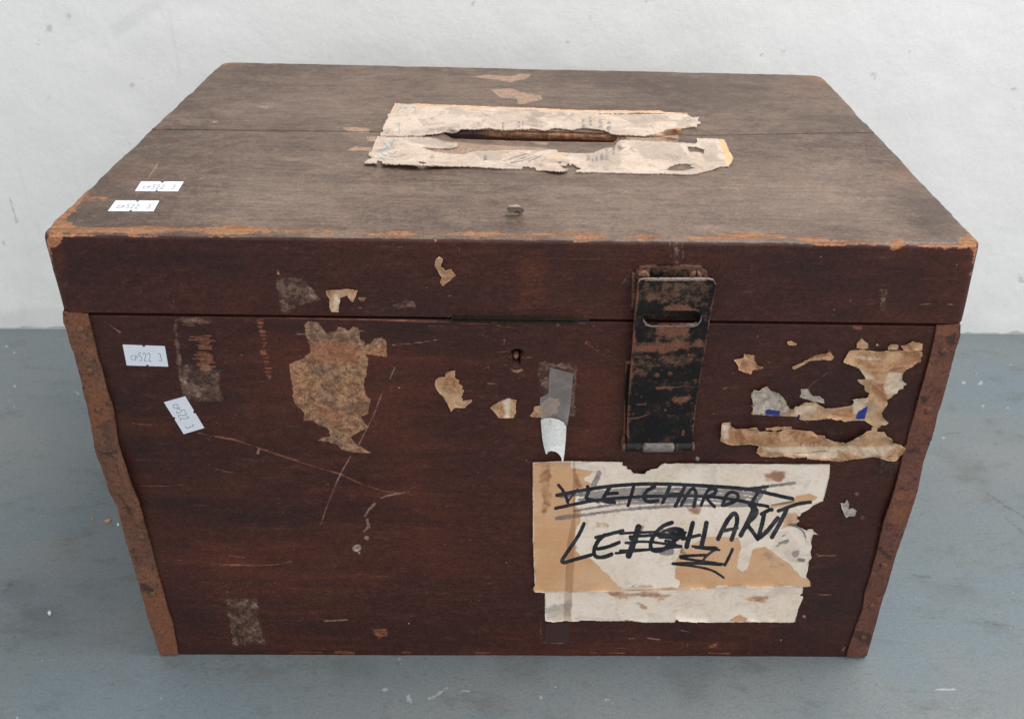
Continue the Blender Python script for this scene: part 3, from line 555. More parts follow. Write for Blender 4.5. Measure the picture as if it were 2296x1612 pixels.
# underside lip
X, Y = np.meshgrid(xb, ysd); addgrid(X, Y, 0*X, len(ysd), len(xb)); Fs[-1] = Fs[-1][:, ::-1]
V = np.concatenate(Vs); F = np.concatenate(Fs); uv = np.full((len(V), 2), -9e3); uv[:nfront] = proj(V[:nfront])
at = {k: marks(uv, v) for k, v in attr_lid_front.items()}
sidewear = np.zeros(len(V)); sidewear[nfront:] = .75+.5*fbm(V[nfront:, 1]*30, V[nfront:, 2]*60)
at['red'] = np.maximum(at['red'], sidewear)
lid = mesh_from('lid', V, F, M_front, box, at); lid['label'] = 'lid with worn orange front edge'
def board(name, front, label):
    ys1 = np.linspace(0, 1, 150 if front else 120)
    sfx = np.interp(xs, sx_, sy_)
    # rows concentrated near the hand slot next to the seam
    if front:
        t = np.unique(np.r_[np.linspace(0, .035, 8), np.linspace(.035, .86, 95), np.linspace(.86, 1, 46)])
        Y = t[:, None]*(sfx-.0012)[None, :]
    else:
        t = np.unique(np.r_[np.linspace(0, .08, 22), np.linspace(.08, .95, 84), np.linspace(.95, 1, 8)])
        Y = (sfx+.0012)[None, :]+t[:, None]*(LD-sfx-.0012)[None, :]
    X = np.broadcast_to(xs, Y.shape).copy(); nr = len(t)
    V = lid_point(X.ravel(), Y.ravel(), np.full(X.size, LH)); uv = proj(V)
    sd = polysdf(uv, slotp)+2.2
    dp = np.clip((sd+.4)/.8, 0, 1)
    V = V-TNv*(dp*.0165)[:, None]
        # slight relief of old timber and the rounded seam edge
    relief = fbm(X.ravel()*25, Y.ravel()*160)*.00012
    edge = (Y.ravel()-np.tile(np.interp(xs, sx_, sy_), nr)); V = V+TNv*(relief-np.exp(-np.abs(edge)/.0007)*.0004)[:, None]
    i = (nr-1 if front else 0); r0 = V.reshape(nr, -1, 3)[i]
    rows = [r0-Z*d for d in (.0012, .0075)]
    V3 = V.reshape(nr, -1, 3); V3 = np.concatenate([V3]+[r[None] for r in rows]) if front else np.concatenate([r[None] for r in rows[::-1]]+[V3])
    nr2 = nr+2; V = V3.reshape(-1, 3); uv = proj(V)
    at = {k: marks(uv, v) for k, v in attr_top.items()}
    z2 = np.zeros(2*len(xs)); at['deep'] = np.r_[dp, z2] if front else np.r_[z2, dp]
    at['red'] = np.maximum(at['red'], (np.r_[0*dp, z2+.8] if front else np.r_[z2+.8, 0*dp]))
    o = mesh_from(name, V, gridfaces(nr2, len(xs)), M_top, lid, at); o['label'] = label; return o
board('board', True, 'front board of the lid top, with the hand slot cut at its back edge')
board('board', False, 'rear board of the lid top')

# bare timber lining of the hand slot
def slot_lining():
    c = slotp.mean(0); pts = []
    for i in range(len(slotp)):
        a, b = slotp[i], slotp[(i+1) % len(slotp)]; k = max(2, int(np.linalg.norm(b-a)/2.5))
        for j in range(k): pts.append(a+(b-a)*j/k)
    pts = np.array(pts); n = len(pts)
    for _ in range(3): pts = (np.roll(pts, 1, 0)+pts*2+np.roll(pts, -1, 0))/4
    tg = np.roll(pts, -1, 0)-np.roll(pts, 1, 0); nr = np.c_[tg[:, 1], -tg[:, 0]]; nr /= np.linalg.norm(nr, axis=1)[:, None]
    if ((pts-c)*nr).sum() < 0: nr = -nr
    pts = pts+nr*(.7*fbm(pts[:, 0]/14, pts[:, 1]/14+3, 3))[:, None]
    rings = [tp(pts+nr*4.2, .00005), tp(pts+nr*1.5, .0001), tp(pts+nr*.5, -.00005), tp(pts, -.0005)]
    base = tp(pts, 0); inn = tp(pts-nr*1.0, 0)
    for d in (.0015, .003, .005, .008, .0125, .0165): rings.append((base if d < .01 else inn)-TNv*(d+.0))
    m = len(rings); V = np.concatenate(rings); F = []
    for j in range(m-1):
        for i in range(n): F.append((j*n+i, j*n+(i+1) % n, (j+1)*n+(i+1) % n, (j+1)*n+i))
    uv = proj(V); at = {k: marks(uv, v) for k, v in attr_top.items() if k in ('resid', 'dust', 'dark')}
    at['deep'] = np.r_[np.zeros(2*n), np.ones(n*4), np.full(n*(m-6), 2.0)]; xl = fx('H', [(760, 0)])[0, 0]; at['deep'] = np.where(at['deep'] > .5, np.maximum(at['deep'], 1+np.clip((xl-uv[:, 0])/60+.5, 0, 1)), at['deep'])  # higher deep paints the slot's shade: lower wall and left end
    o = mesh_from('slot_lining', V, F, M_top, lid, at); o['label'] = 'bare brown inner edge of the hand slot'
slot_lining()
# ---- body
bH = ZB
btl, btr = fr([[150, 706], [2150, 732.5]])
bd = tbl+(tbr-tbl)*.5; dep = (bd-tl)@e2-.003
bcn = [[[bl, br], [bl+e2*dep, br+e2*dep]], [[btl, btr], [btl+e2*dep, btr+e2*dep]]]
key = fx('E', [(712, 318), (722, 298), (760, 292), (792, 300), (800, 322), (778, 345), (778, 410), (735, 410), (728, 345), (700, 330)])
body_marks = dict(
    resid=[P('O', (480, 260), (520, 230), (600, 240), (650, 300), (680, 340), (760, 330), (780, 280), (850, 290), (870, 325), (920, 275), (970, 285), (985, 390), (1030, 410), (1020, 450), (1080, 430), (1110, 385), (1180, 375), (1225, 410), (1230, 555), (1100, 540), (1030, 530), (1060, 570), (1045, 680), (1020, 800), (1030, 900), (1075, 940), (1060, 1060), (990, 1090), (1020, 1150), (1060, 1190), (970, 1230), (900, 1280), (940, 1340), (1050, 1400), (1080, 1425), (900, 1410), (820, 1390), (770, 1350), (700, 1320), (600, 1310), (650, 1280), (720, 1270), (690, 1200), (620, 1170), (560, 1130), (470, 1130), (480, 1060), (430, 1010), (380, 940), (360, 760), (335, 615), (400, 590), (470, 570), (480, 540), (540, 510), (520, 430), (490, 370)),
           P('E', (705, 425), (740, 440), (800, 425), (800, 445), (760, 458), (730, 455))],
    orange=[T('D', [1.5, 2.6, 1.8, 3, 3.4, 3, 2.6], (700, 572), (850, 600), (930, 625), (1000, 650), (1150, 700), (1300, 745), (1400, 790)), T('D', [2, 2.5, 2.5], (1400, 790), (1480, 815), (1550, 825)), P('O', (520, 430), (700, 400), (960, 440), (985, 530), (980, 625), (860, 600), (660, 610), (540, 600)), P('O', (360, 640), (400, 700), (430, 860), (430, 920), (390, 930)), P('O', (560, 1000), (740, 1020), (820, 1080), (820, 1180), (700, 1160), (600, 1060)), P('O', (1090, 480), (1220, 430), (1225, 550), (1100, 535)),
            *[T('D', random.choice([1.6, 2.4, 3.2]), (680+(y-170)*.2+random.randint(-18, 22), y), (762+random.randint(-14, 16), y+random.randint(-4, 4))) for y in range(170, 312, 7)], T('D', 3, (640, 120), (690, 125)), T('D', 3, (690, 100), (760, 108)), *[T('D', random.choice([1.5, 2, 2.6]), (958+(y-100)*.16+random.uniform(-6, 4), y), (972+(y-100)*.16+random.uniform(-4, 12), y+random.uniform(-2, 3))) for y in range(100, 350, 9)], P('D', (962, 225), (992, 228), (988, 248), (968, 246), soft=.5),
            P('D', (1440, 1400), (1490, 1395), (1500, 1420), (1460, 1435)), T('D', 1.6, (440, 795), (560, 795), (650, 790)), T('D', 2.5, (430, 532), (510, 540)), T('D', 2.5, (770, 1120), (850, 1125), (1000, 1130), (1100, 1110)), T('D', 3, (900, 1095), (830, 1085)), T('D', 2, (770, 720), (860, 745), (950, 735)), T('D', 2.5, (1060, 905)), P('G', (1330, 120), (1400, 120), (1410, 145), (1345, 145)), P('F', (1340, 1425), (1400, 1405), (1400, 1425), (1350, 1435)),
            T('E', 4, (1255, 235), (1310, 265), (1360, 302)), T('E', 3, (1385, 322), (1490, 338)), T('E', 2.5, (1340, 255), (1420, 285), (1490, 322)), T('E', 3, (1270, 228), (1300, 238)), T('E', 7, (664, 215), (664, 240)), T('E', 3, (590, 308), (680, 300)), T('E', 2.5, (760, 350), (860, 345)), T('G', 3, (1230, 718), (1300, 722)),
            T('M', [2, 5, 3], (180, 205), (205, 203), (260, 208)), T('M', [2, 4, 2], (480, 207), (500, 205), (525, 207)), T('M', 2, (0, 204), (120, 206)), T('M', 2.5, (1340, 208), (1500, 210)), T('M', 3, (1880, 208), (1980, 211)), T('M', 2.5, (820, 208), (890, 209)),
            T('E', 3, (0, 68), (140, 75), (260, 85)), T('E', 2.5, (300, 93), (520, 95), (760, 128)), T('E', 10, (1060, 103)), T('E', 2.5, (1210, 90), (1260, 95)), T('D', 6, (1020, 85), (1330, 95), (1700, 105), soft=.6), T('E', 2.5, (560, 85), (620, 90))],
    grime=[P('D', (640, 290), (735, 285), (790, 320), (806, 442), (650, 432)), P('D', (820, 1270), (950, 1272), (985, 1458), (855, 1460)), T('D', 5, (610, 100), (625, 260), (650, 420)), P('E', (925, 395), (995, 400), (990, 600), (930, 620)), P('E', (1150, 395), (1188, 395), (1188, 775), (1140, 775)), P('E', (960, 385), (1180, 385), (1180, 440), (960, 420)), P('D', (600, 90), (760, 90), (760, 115), (605, 115)),
           T('M', 4, (1130, 160), (1170, 162), (1225, 165)), T('F', 4, (160, 1250), (160, 1390)), P('G', (190, 230), (270, 225), (270, 300), (200, 290), soft=.5) if 0 else T('N', 16, (240, 640)), T('N', 8, (352, 655)), T('N', 9, (248, 1235)), T('N', 7, (330, 945)), T('L', 6, (555, 425)), T('L', 6, (600, 438)), T('L', 9, (460, 418)), T('L', 5, (585, 582)), T('L', 6, (490, 545)), T('L', 5, (535, 390))],
    dark=[P('I', (285, 500), (730, 500), (730, 620), (285, 620)), P('J', (800, 160), (1100, 170), (980, 330), (850, 400), (840, 300), soft=2.5), P('J', (1000, 880), (1250, 900), (1300, 980), (1100, 1060), (1010, 1000), soft=3), P('D', (430, 730), (700, 700), (1000, 860), (1300, 850), (1500, 870), (1200, 950), (560, 1000), soft=7), P('D', (480, 1230), (800, 1230), (850, 1500), (620, 1500), soft=6), P('D', (600, 100), (770, 100), (800, 320), (640, 300), soft=3), P('G', (230, 120), (1950, 130), (1700, 900), (1300, 1000), (700, 860), (600, 500), (300, 300), soft=12), P('L', (330, 250), (650, 330), (450, 1200), (0, 1270), (230, 900), soft=10), P('F', (190, 1260), (360, 1260), (360, 1400), (190, 1400), soft=1.2), P('F', (400, 1260), (1900, 1270), (1900, 1400), (400, 1400), soft=6), P('D', (450, 1490), (1400, 1490), (1400, 1500), (450, 1500), soft=4), P('D', (250, 90), (1700, 110), (1700, 140), (260, 140), soft=4), P('D', (400, 450), (500, 520), (520, 720), (420, 700), soft=4)],  # first field: shadow behind the hasp slot, painted onto the body
    red=[T('D', 6, (1385, 1005), (1300, 1090), (1265, 1180), (1240, 1250), (1205, 1370), soft=.5), P('D', (1000, 200), (1700, 250), (1700, 1100), (1400, 700), (1100, 620), (820, 500), soft=14), P('D', (700, 1000), (1500, 1150), (1400, 1350), (760, 1250), soft=10), P('E', (1200, 350), (1550, 500), (1500, 1000), (1150, 1080), soft=10), P('E', (650, 820), (900, 820), (900, 890), (700, 880), soft=3), P('D', (440, 780), (900, 780), (900, 850), (450, 870), soft=5), P('D', (380, 520), (620, 520), (600, 600), (390, 590), soft=4), P('M', (0, 170), (2000, 185), (2000, 212), (0, 210), soft=4)],
    dust_=[P('D', (700, 1300), (850, 1290), (850, 1420), (700, 1400), soft=5)],
    scratch=[
             T('D', 2.2, (1530, 298), (1510, 345)), T('D', [3, 3.5, 2, 3], (1475, 410), (1440, 500), (1405, 570), (1380, 620)), T('D', [2.5, 3.5, 4, 3, 2], (1345, 670), (1310, 730), (1290, 770), (1245, 880), (1220, 955)), T('D', [2, 4, 3], (1590, 818), (1500, 835), (1470, 845)), T('D', [5, 5, 4], (1445, 870), (1420, 895), (1405, 920)), T('D', [5, 6, 4], (1415, 935), (1420, 965), (1400, 985)), T('D', 6, (960, 640), (958, 655)), T('D', 2, (1520, 205), (1640, 195), (1720, 180)), T('D', 2, (1120, 160), (1400, 145)), 
             T('E', 1.5, (100, 112), (280, 115), (450, 160), (640, 225)), T('E', 1.8, (520, 95), (700, 122), (900, 170), (1100, 215)), T('E', 1.8, (400, 382), (560, 430), (710, 500)), T('E', 4, (540, 535), (600, 540)), T('G', 2, (985, 600), (1050, 540), (1170, 460)), T('G', 1.6, (980, 395), (1050, 325), (1180, 300), (1230, 290)), T('G', 2.5, (1640, 800), (1660, 850)), T('G', 1.5, (580, 185), (600, 205)), T('F', 2.5, (2100, 775), (2230, 790)), T('F', 2.5, (2110, 1062), (2215, 1060)), T('F', 3, (1950, 1070), (2010, 1078)), T('F', 3, (1150, 1310), (1210, 1325)), T('D', 1.5, (560, 1110), (640, 1105)), T('D', 3, (1235, 1360), (1330, 1355)), T('M', 3, (1600, 140), (1660, 148)), T('M', 3, (1520, 143), (1545, 143)), T('J', 6, (945, 230), (1000, 265), (1090, 330)), T('M', 2, (1465, 188), (1500, 185)), T('L', 2, (275, 955), (330, 952)), T('L', 3, (255, 748), (355, 745)), T('L', 4, (385, 1250), (400, 1230))],
    white=[T('D', 17, (1370, 1055)), T('D', 9, (1412, 1012)), T('D', 5, (1380, 1075)), T('D', 4, (1548, 383)), T('E', 4, (350, 272)), T('E', 4, (1275, 886)), T('E', 3.5, (1262, 934)), T('D', 3, (1402, 1070)), T('G', 6, (595, 198)), T('G', 3, (342, 513)), T('F', 10, (1265, 102)), T('L', 4, (60, 1193)), T('L', 6, (183, 1068)), T('K', 5, (1340, 935)), T('K', 3, (1352, 962)), T('M', 4, (2212, 150)), T('E', 9, (2088, 1090)), T('M', 4, (515, 75)), T('M', 5, (140, 62))])
xs2 = samp(LW, .00064, .004, 5); zb = np.unique(np.r_[np.linspace(0, bH-.002, 300), np.linspace(bH-.002, bH, 6)])
def body_point(x, y, z):
    px, py, pz = rect_shape(x, y, z, LW, dep, bH, .0025, .0006)
    py = py+.0004*np.abs(fbm(x*40, z*3))*np.exp(-z/.0015)
    pz = pz+np.where(z < 1e-6, .0006*np.abs(fbm(x*50, 2+y*5)), 0)
    return warp(px/LW, py/dep, pz/bH, bcn)
X, Zc = np.meshgrid(xs2, zb); V = body_point(X.ravel(), 0*X.ravel(), Zc.ravel()); uv = proj(V)
sd = polysdf(uv, key)+.8*fbm(uv[:, 0]/5, uv[:, 1]/5); dk = np.clip((sd+.8)/1.6, 0, 1)
V = V-NF*(dk*.009)[:, None]
V = V+NF*(fbm(X.ravel()*12, Zc.ravel()*90)*.00008)[:, None]
# hollow recess of the tape crust
Vs = [V]; Fs = [gridfaces(len(zb), len(xs2))]; n0 = len(V); nfr = n0
zc = np.linspace(0, bH, 20); yc = samp(dep, .01, .004, 4); xc = samp(LW, .01, .004, 5)
def ag(X, Y, Zc, rev):
    global n0
    Vs.append(body_point(X.ravel(), Y.ravel(), Zc.ravel())); f = gridfaces(*X.shape, n0); Fs.append(f[:, ::-1] if rev else f); n0 += X.size
Y, Zc = np.meshgrid(yc, zc); ag(0*Y, Y, Zc, True); ag(0*Y+LW, Y, Zc, False)
X, Zc = np.meshgrid(xc, zc); ag(X, 0*X+dep, Zc, True)
X, Y = np.meshgrid(xc, yc); ag(X, Y, 0*X+bH, False); ag(X, Y, 0*X, True)
V = np.concatenate(Vs); F = np.concatenate(Fs); uvv = np.full((len(V), 2), -9e3); uvv[:nfr] = uv
at = {k: marks(uvv, v) for k, v in body_marks.items()}; at['black'] = np.r_[dk*2, np.zeros(len(V)-nfr)]
body = mesh_from('body', V, F, M_front, box, at); body['label'] = 'body of the box, dark red-brown painted wood with scratches and glue residue'

# ---- small solids
def dome(name, cxy, rad, mat, parent, plane=fr, off=.001, h=.0008, slot=None, n=20, flat=.5, seg=None):
    """rivet or screw head sitting on a surface; slot = direction of its slot"""
    c = plane([cxy], off)[0]; R = rad/FD*((c-CAM)@RR[2]); nn = TNv if plane is tp else NF
    ax = e1; ay = np.cross(nn, ax); rr = [0, .25, .5, .7, .85, .95, 1, 1]
    hh = [1, .99, .95, .87, .7, .45, .15, -.6]; V = []; rings = len(rr)
    if slot is not None:
        m = 14; g = np.linspace(-1, 1, 2*m+1); U, Vv = np.meshgrid(g, g); k = np.maximum(abs(U), abs(Vv))/np.maximum(np.hypot(U, Vv), 1e-9); U, Vv = U*k, Vv*k; q = np.hypot(U, Vv)
        H = np.interp(q, [0, .7, .9, 1], [1, .85, .5, -.4]); d = abs(-U*math.sin(slot)+Vv*math.cos(slot)); H = np.where(d < .12, H-.9, H)
        P_ = c+(U.reshape(-1, 1)*ax+Vv.reshape(-1, 1)*ay)*R+nn*(H.reshape(-1, 1)*h)
        return mesh_from(name, P_, gridfaces(2*m+1, 2*m+1), mat, parent, {'pit': np.where(d < .16, 1.6, 0).ravel()}, False)
    for a, b in zip(rr, hh):
        for i in range(n):
            t = 2*math.pi*i/n; V.append(c+(ax*math.cos(t)+ay*math.sin(t))*a*R*(1+.03*math.sin(3*t+cxy[0]))+nn*b*h)
    F = []
    for j in range(rings-1):
        for i in range(n): F.append((j*n+i, j*n+(i+1) % n, (j+1)*n+(i+1) % n, (j+1)*n+i))
    return mesh_from(name, V, F, mat, parent)
def flatplate(name, poly, mat, parent, plane=fr, off=.001, **kw): return sheet(name, poly, mat, parent, plane, off=off, **kw)

# ---- rusty corner strips wrapping the vertical edges
Lo = np.r_[fx('J', [(568, 146), (575, 240), (600, 300), (612, 340), (632, 430), (670, 520), (700, 640), (735, 760), (755, 880), (790, 1000), (815, 1130), (840, 1260), (862, 1400), (885, 1470)]), fx('K', [(590, 120), (625, 225), (640, 280), (690, 370), (705, 440), (735, 560), (785, 720), (830, 880), (865, 1010), (900, 1110), (937, 1233)])]
Ri = np.r_[fx('K', [(1045, 1232), (1015, 1060), (990, 990), (960, 880), (920, 740), (880, 580), (845, 460), (815, 350), (765, 230), (740, 150)]), fx('J', [(1108, 1470), (1080, 1375), (1062, 1290), (1050, 1180), (1030, 1050), (992, 925), (960, 830), (930, 690), (890, 580), (860, 440), (830, 310), (795, 162)])]
def strip(outer_l, poly, mat, rivets, side, rust, label, bulges):
    rows = poly
    def curl(XY):
        c = np.zeros(len(XY))
        for (cy, amp, w) in bulges: c += amp*np.exp(-((XY[:, 1]-cy)/w)**2)
        d = np.abs(XY[:, 0]-np.interp(XY[:, 1], outer_l[:, 1], outer_l[:, 0]))
        return c*np.clip(d/40, 0, 1)+.00025*fbm(XY[:, 0]/30, XY[:, 1]/45)
    o = sheet('corner_strip', poly, mat, box, fr, off=.0014, step=2.2, rag=(.8, 9), curl=curl, thick=.0011, attrs=rust)
    o['label'] = label
    # side flap
    e = outer_l[np.argsort(outer_l[:, 1])]; yy = np.linspace(e[0, 1], e[-1, 1], 160); xx = np.interp(yy, e[:, 1], e[:, 0])
    n = len(yy); p0 = fr(np.c_[xx+side*-1.2, yy], .0012); V = [p0]; nx = -e1 if side < 0 else e1
    for d in (.0008, .003, .010, .022): V.append(p0+nx*(.0008 if d > .001 else .0003)+e2*d)
    V.append(V[-1]-nx*.0012)
    m = len(V); V = np.concatenate(V); i = np.arange(m*n).reshape(m, n)
    F = np.c_[i[:-1, :-1].ravel(), i[:-1, 1:].ravel(), i[1:, 1:].ravel(), i[1:, :-1].ravel()]
    f = mesh_from('side_flap', V, F, mat, o)
    for (k, x, y, r) in rivets:
        dome('rivet', fx(k, [(x, y)])[0], r*sc(k), mat, o, off=.0017, h=.0011)
    return o
strip(Lo, np.r_[Lo, Ri], M_rust, [('J', 730, 298, 34), ('J', 812, 678, 34), ('J', 888, 1030, 37), ('J', 1010, 1575, 37), ('K', 830, 545, 20), ('K', 895, 880, 20), ('K', 945, 1110, 18)], -1,
      {'rust': [P('J', (600, 170), (790, 170), (800, 260), (640, 330)), P('K', (840, 880), (960, 880), (1040, 1230), (930, 1230)), P('J', (780, 820), (950, 830), (1020, 1100), (830, 1200))],
       'pit': [T('J', 14, (870, 590), (880, 640)), T('J', 9, (895, 1410), (940, 1430), (1000, 1420), (1060, 1425)), T('J', 16, (960, 960), (1000, 1000)), T('K', 12, (830, 820), (880, 860)), T('J', 8, (745, 735)), T('K', 5, (770, 410), (700, 290))]},
      'rusty iron strip riveted over the left front corner, bent and bulging', [(1090, .0035, 90), (880, .001, 60)])
Lr2 = np.r_[fx('N', [(658, 527), (655, 640), (612, 760), (570, 930), (530, 1080), (490, 1230), (450, 1340), (420, 1480), (387, 1600)]), fx('L', [(850, 140), (815, 250), (785, 400), (770, 450), (720, 600), (670, 740), (620, 920), (600, 970), (560, 1120), (515, 1278)])]
Rl2 = np.r_[fx('L', [(408, 1283), (420, 1230), (455, 1130), (490, 1040), (505, 940), (535, 850), (570, 720), (605, 570), (640, 470), (665, 390), (690, 290), (715, 170)]), fx('N', [(170, 1612), (200, 1480), (245, 1330), (290, 1160), (320, 1060), (375, 860), (425, 640), (441, 540)])]
strip(Lr2, np.r_[Lr2, Rl2], M_rustR, [('N', 502, 772, 36), ('N', 365, 1308, 36), ('L', 640, 600, 18), ('L', 602, 800, 20), ('L', 540, 1015, 19), ('L', 497, 1182, 18)], 1,
      {'rust': [P('N', (450, 540), (650, 540), (600, 640), (460, 640)), P('N', (270, 1260), (420, 1260), (380, 1400), (250, 1380)), T('L', 20, (680, 430), (750, 430)), P('L', (650, 470), (740, 500), (690, 600), (640, 560))],
       'pit': [P('N', (500, 640), (620, 600), (600, 720), (520, 700)), P('N', (300, 1180), (380, 1180), (350, 1250), (290, 1250)), T('L', 14, (580, 710), (640, 760)), T('L', 20, (450, 1160), (520, 1190)), T('L', 10, (740, 190), (790, 200)), T('L', 4, (0, 0))]},
      'rusty iron strip riveted over the right front corner', [(1150, .0025, 80), (850, .001, 70)])

# ---- brass lock plates in the seam, keyhole pin
sheet('lock_plate', fx('E', [(285, 46), (1180, 60), (1188, 72), (1180, 74), (290, 62), (280, 56)]), M_brass, lid, off=.0030, step=1.2, thick=.004)['label'] = 'thin tarnished metal plate let into the lower edge of the lid'
sheet('lock_plate', fx('E', [(288, 68), (1180, 80), (1185, 90), (1175, 93), (290, 80), (284, 74)]), M_brass, body, off=.0026, step=1.2, thick=.004)['label'] = 'thin tarnished metal plate let into the upper edge of the body'
sheet('seam_gap_shade', fx('E', [(275, 40), (1200, 54), (1215, 62), (1290, 66), (1290, 76), (1215, 74), (1208, 94), (1195, 96), (1188, 90), (1184, 60), (282, 48), (290, 84), (276, 70), (268, 60)]), M_dark, lid, off=.0019, step=1.2, thick=.002)  # dark sheet painting the shade of the gap around the lock plates
dome('keyhole_pin', fx('E', [(750, 326)])[0], 22*sc('E'), M_copper, body, off=-.004, h=.0022)

# ---- hasp
hasp_pl = lambda XY, o=0: fr(XY, o)
def tilt(XY):      # strap leans forward towards its free top end
    y0, y1 = fx('I', [(0, 200)])[0, 1], fx('I', [(0, 1480)])[0, 1]
    t = np.clip((y1-XY[:, 1])/(y1-y0), 0, 1.1); return .0048+.0050*t
def Ip(*p): return fx('I', p)
hp = sheet('hasp', Ip((262, 203), (300, 196), (790, 196), (830, 206), (848, 240), (845, 275), (815, 420), (770, 700), (740, 880), (700, 1120), (664, 1440), (660, 1500), (150, 1500), (155, 1440), (160, 1250), (178, 980), (200, 700), (212, 520), (228, 350), (240, 240)), M_black, box, fr, off=0.0, curl=tilt, thick=.0019, step=1.2, rag=(.35, 3), back=True,
     holes=[Ip((285, 480), (300, 455), (330, 440), (380, 436), (690, 436), (718, 450), (730, 480), (722, 512), (700, 538), (670, 550), (345, 548), (315, 535), (292, 510))],
     attrs={'rust': [P('I', (205, 715), (400, 690), (740, 660), (760, 720), (640, 735), (500, 770), (400, 785), (300, 765), (210, 745)), P('I', (385, 560), (650, 555), (640, 620), (520, 640), (400, 620)), P('I', (440, 400), (560, 385), (620, 400), (700, 450), (680, 470), (620, 440), (450, 430)), P('I', (300, 320), (380, 310), (400, 350), (330, 360)), P('I', (510, 1120), (600, 1090), (655, 1085), (650, 1120), (590, 1170), (520, 1150)),
                     T('I', 8, (390, 1036), (500, 1035), (610, 1025)), T('I', 6, (165, 1275), (250, 1268), (305, 1250)), T('I', 5, (230, 1165), (300, 1163)), T('I', 14, (405, 870)), T('I', 11, (492, 920)), T('I', 9, (395, 935)), T('I', 8, (597, 1370), (590, 1400)), T('I', 8, (455, 1210)), T('I', 4, (340, 860), (355, 875)), T('I', 4, (600, 790), (650, 770)), T('I', 5, (475, 1250), (525, 1252)), T('I', 6, (265, 1107)),
                     T('I', 7, (848, 260), (815, 440), (770, 720), (700, 1120), (670, 1400)), T('I', 9, (240, 240), (212, 520), (200, 720), (178, 980), (160, 1250), (155, 1400)), T('I', 10, (720, 655), (740, 690))],
            'dusty': [P('I', (260, 215), (830, 220), (800, 330), (560, 400), (300, 340), soft=2), P('I', (380, 620), (640, 620), (640, 660), (400, 680)), P('I', (220, 780), (700, 760), (650, 850), (240, 900), soft=1.5)],
            'steel': [T('I', 4, (300, 548), (330, 556), (670, 556), (715, 535)), T('I', 4, (300, 200), (780, 200))]})
hp['label'] = 'black painted hasp strap with rust patches and an oblong staple slot'
sheet('strap_edge', Ip((262, 198), (300, 191), (790, 191), (832, 201), (850, 235), (842, 240), (825, 215), (790, 208), (290, 210), (240, 235), (246, 212)), M_edge, hp, fr, off=0, curl=lambda q: tilt(q)-.0002, thick=.0016, step=1.0, rag=(.3, 3), back=True)['label'] = 'worn bright upper edge of the strap'
# rim of the slot (its thickness seen from above)
sheet('slot_rim', Ip((283, 485), (290, 512), (315, 540), (345, 553), (400, 556), (670, 556), (705, 540), (726, 512), (734, 480), (740, 485), (732, 520), (708, 550), (675, 564), (340, 563), (305, 548), (282, 515)), M_edge, hp, fr, off=0, curl=lambda q: tilt(q)+.00025, thick=.0010, step=1.0, rag=(.3, 4))
# staple plate under the strap, on the lid
spl = sheet('staple_plate', Ip((262, 96), (500, 88), (735, 92), (752, 118), (780, 130), (788, 175), (770, 230), (770, 440), (742, 440), (742, 494), (280, 494), (280, 440), (190, 440), (194, 300), (196, 152), (225, 148), (232, 118)), M_black, box, lf, off=.0016, step=1.3, rag=(.9, 5),
      attrs={'rust': [T('I', 12, (196, 150), (190, 440)), T('I', 10, (262, 100), (735, 96)), P('I', (230, 120), (330, 110), (330, 180), (240, 190)), T('I', 10, (752, 120), (785, 180))], 'dusty': [P('I', (190, 150), (250, 150), (240, 440), (190, 440)), P('I', (260, 95), (740, 92), (780, 180), (300, 130))]})
spl['label'] = 'rusty plate screwed to the lid behind the top of the hasp'
dome('screw', Ip((284, 170))[0], 50*sc('I'), M_screw, spl, lf, off=.0020, h=.0012, slot=-.08)
dome('screw', Ip((690, 170))[0], 50*sc('I'), M_screw, spl, lf, off=.0020, h=.0012, slot=1.5)
# small staple seen behind the slot
hpl = sheet('hinge_plate', Ip((146, 842), (180, 838), (640, 838), (640, 1480), (118, 1480), (128, 1420), (134, 1200), (140, 1000)), M_black, box, fr, off=.0014, step=1.6, rag=(.5, 4), attrs={'rust': [T('I', 5, (146, 845), (138, 1000), (132, 1400)), T('I', 5, (146, 842), (180, 838)), T('I', 14, (118, 1430), (125, 1480))]})
hpl['label'] = 'thin iron plate on the body behind the lower part of the hasp'
def barrel(name, x0, x1, mat, parent, r=.0031, attrs=None, cy=1488, grow=0):
    a = fr(Ip((x0, cy+0)), .0036)[0]; b = fr(Ip((x1, cy)), .0036)[0]; ax = (b-a); L = np.linalg.norm(ax); ax /= L
    n = 24; m = 14; V = []; F = []
    prof = [(-.0, 0), (-.0, .8), (.0003, 1)]+[(t, 1) for t in np.linspace(.001, L-.001, m)]+[(L-.0003, 1), (L, .8), (L, 0)]
    for (t, q) in prof:
        for i in range(n):
            th = 2*math.pi*i/n; rr2 = (r+grow)*q*(1+.01*math.sin(5*th+t*900))
            V.append(a+ax*t+(Z*math.cos(th)+NF*math.sin(th))*rr2)
    for j in range(len(prof)-1):
        for i in range(n): F.append((j*n+i, j*n+(i+1) % n, (j+1)*n+(i+1) % n, (j+1)*n+i))
    return mesh_from(name, V, F, mat, parent, attrs and {k: np.full(len(V), v) for k, v in attrs.items()})
barrel('hinge_knuckle', 142, 272, M_black, hp); barrel('hinge_knuckle', 278, 518, M_steel, hp)['label'] = 'dull bare steel middle knuckle of the hasp hinge'
barrel('hinge_knuckle', 524, 660, M_black, hp)
barrel('hinge_pin', 116, 678, M_rust, hp, r=.0023)
sheet('hinge_knuckle', Ip((118, 1425), (142, 1410), (150, 1535), (120, 1525), (108, 1480)), M_rust, hp, fr, off=.003, thick=.0022, step=1.2, rag=(.6, 4))['label'] = 'rusty end of the hasp hinge'

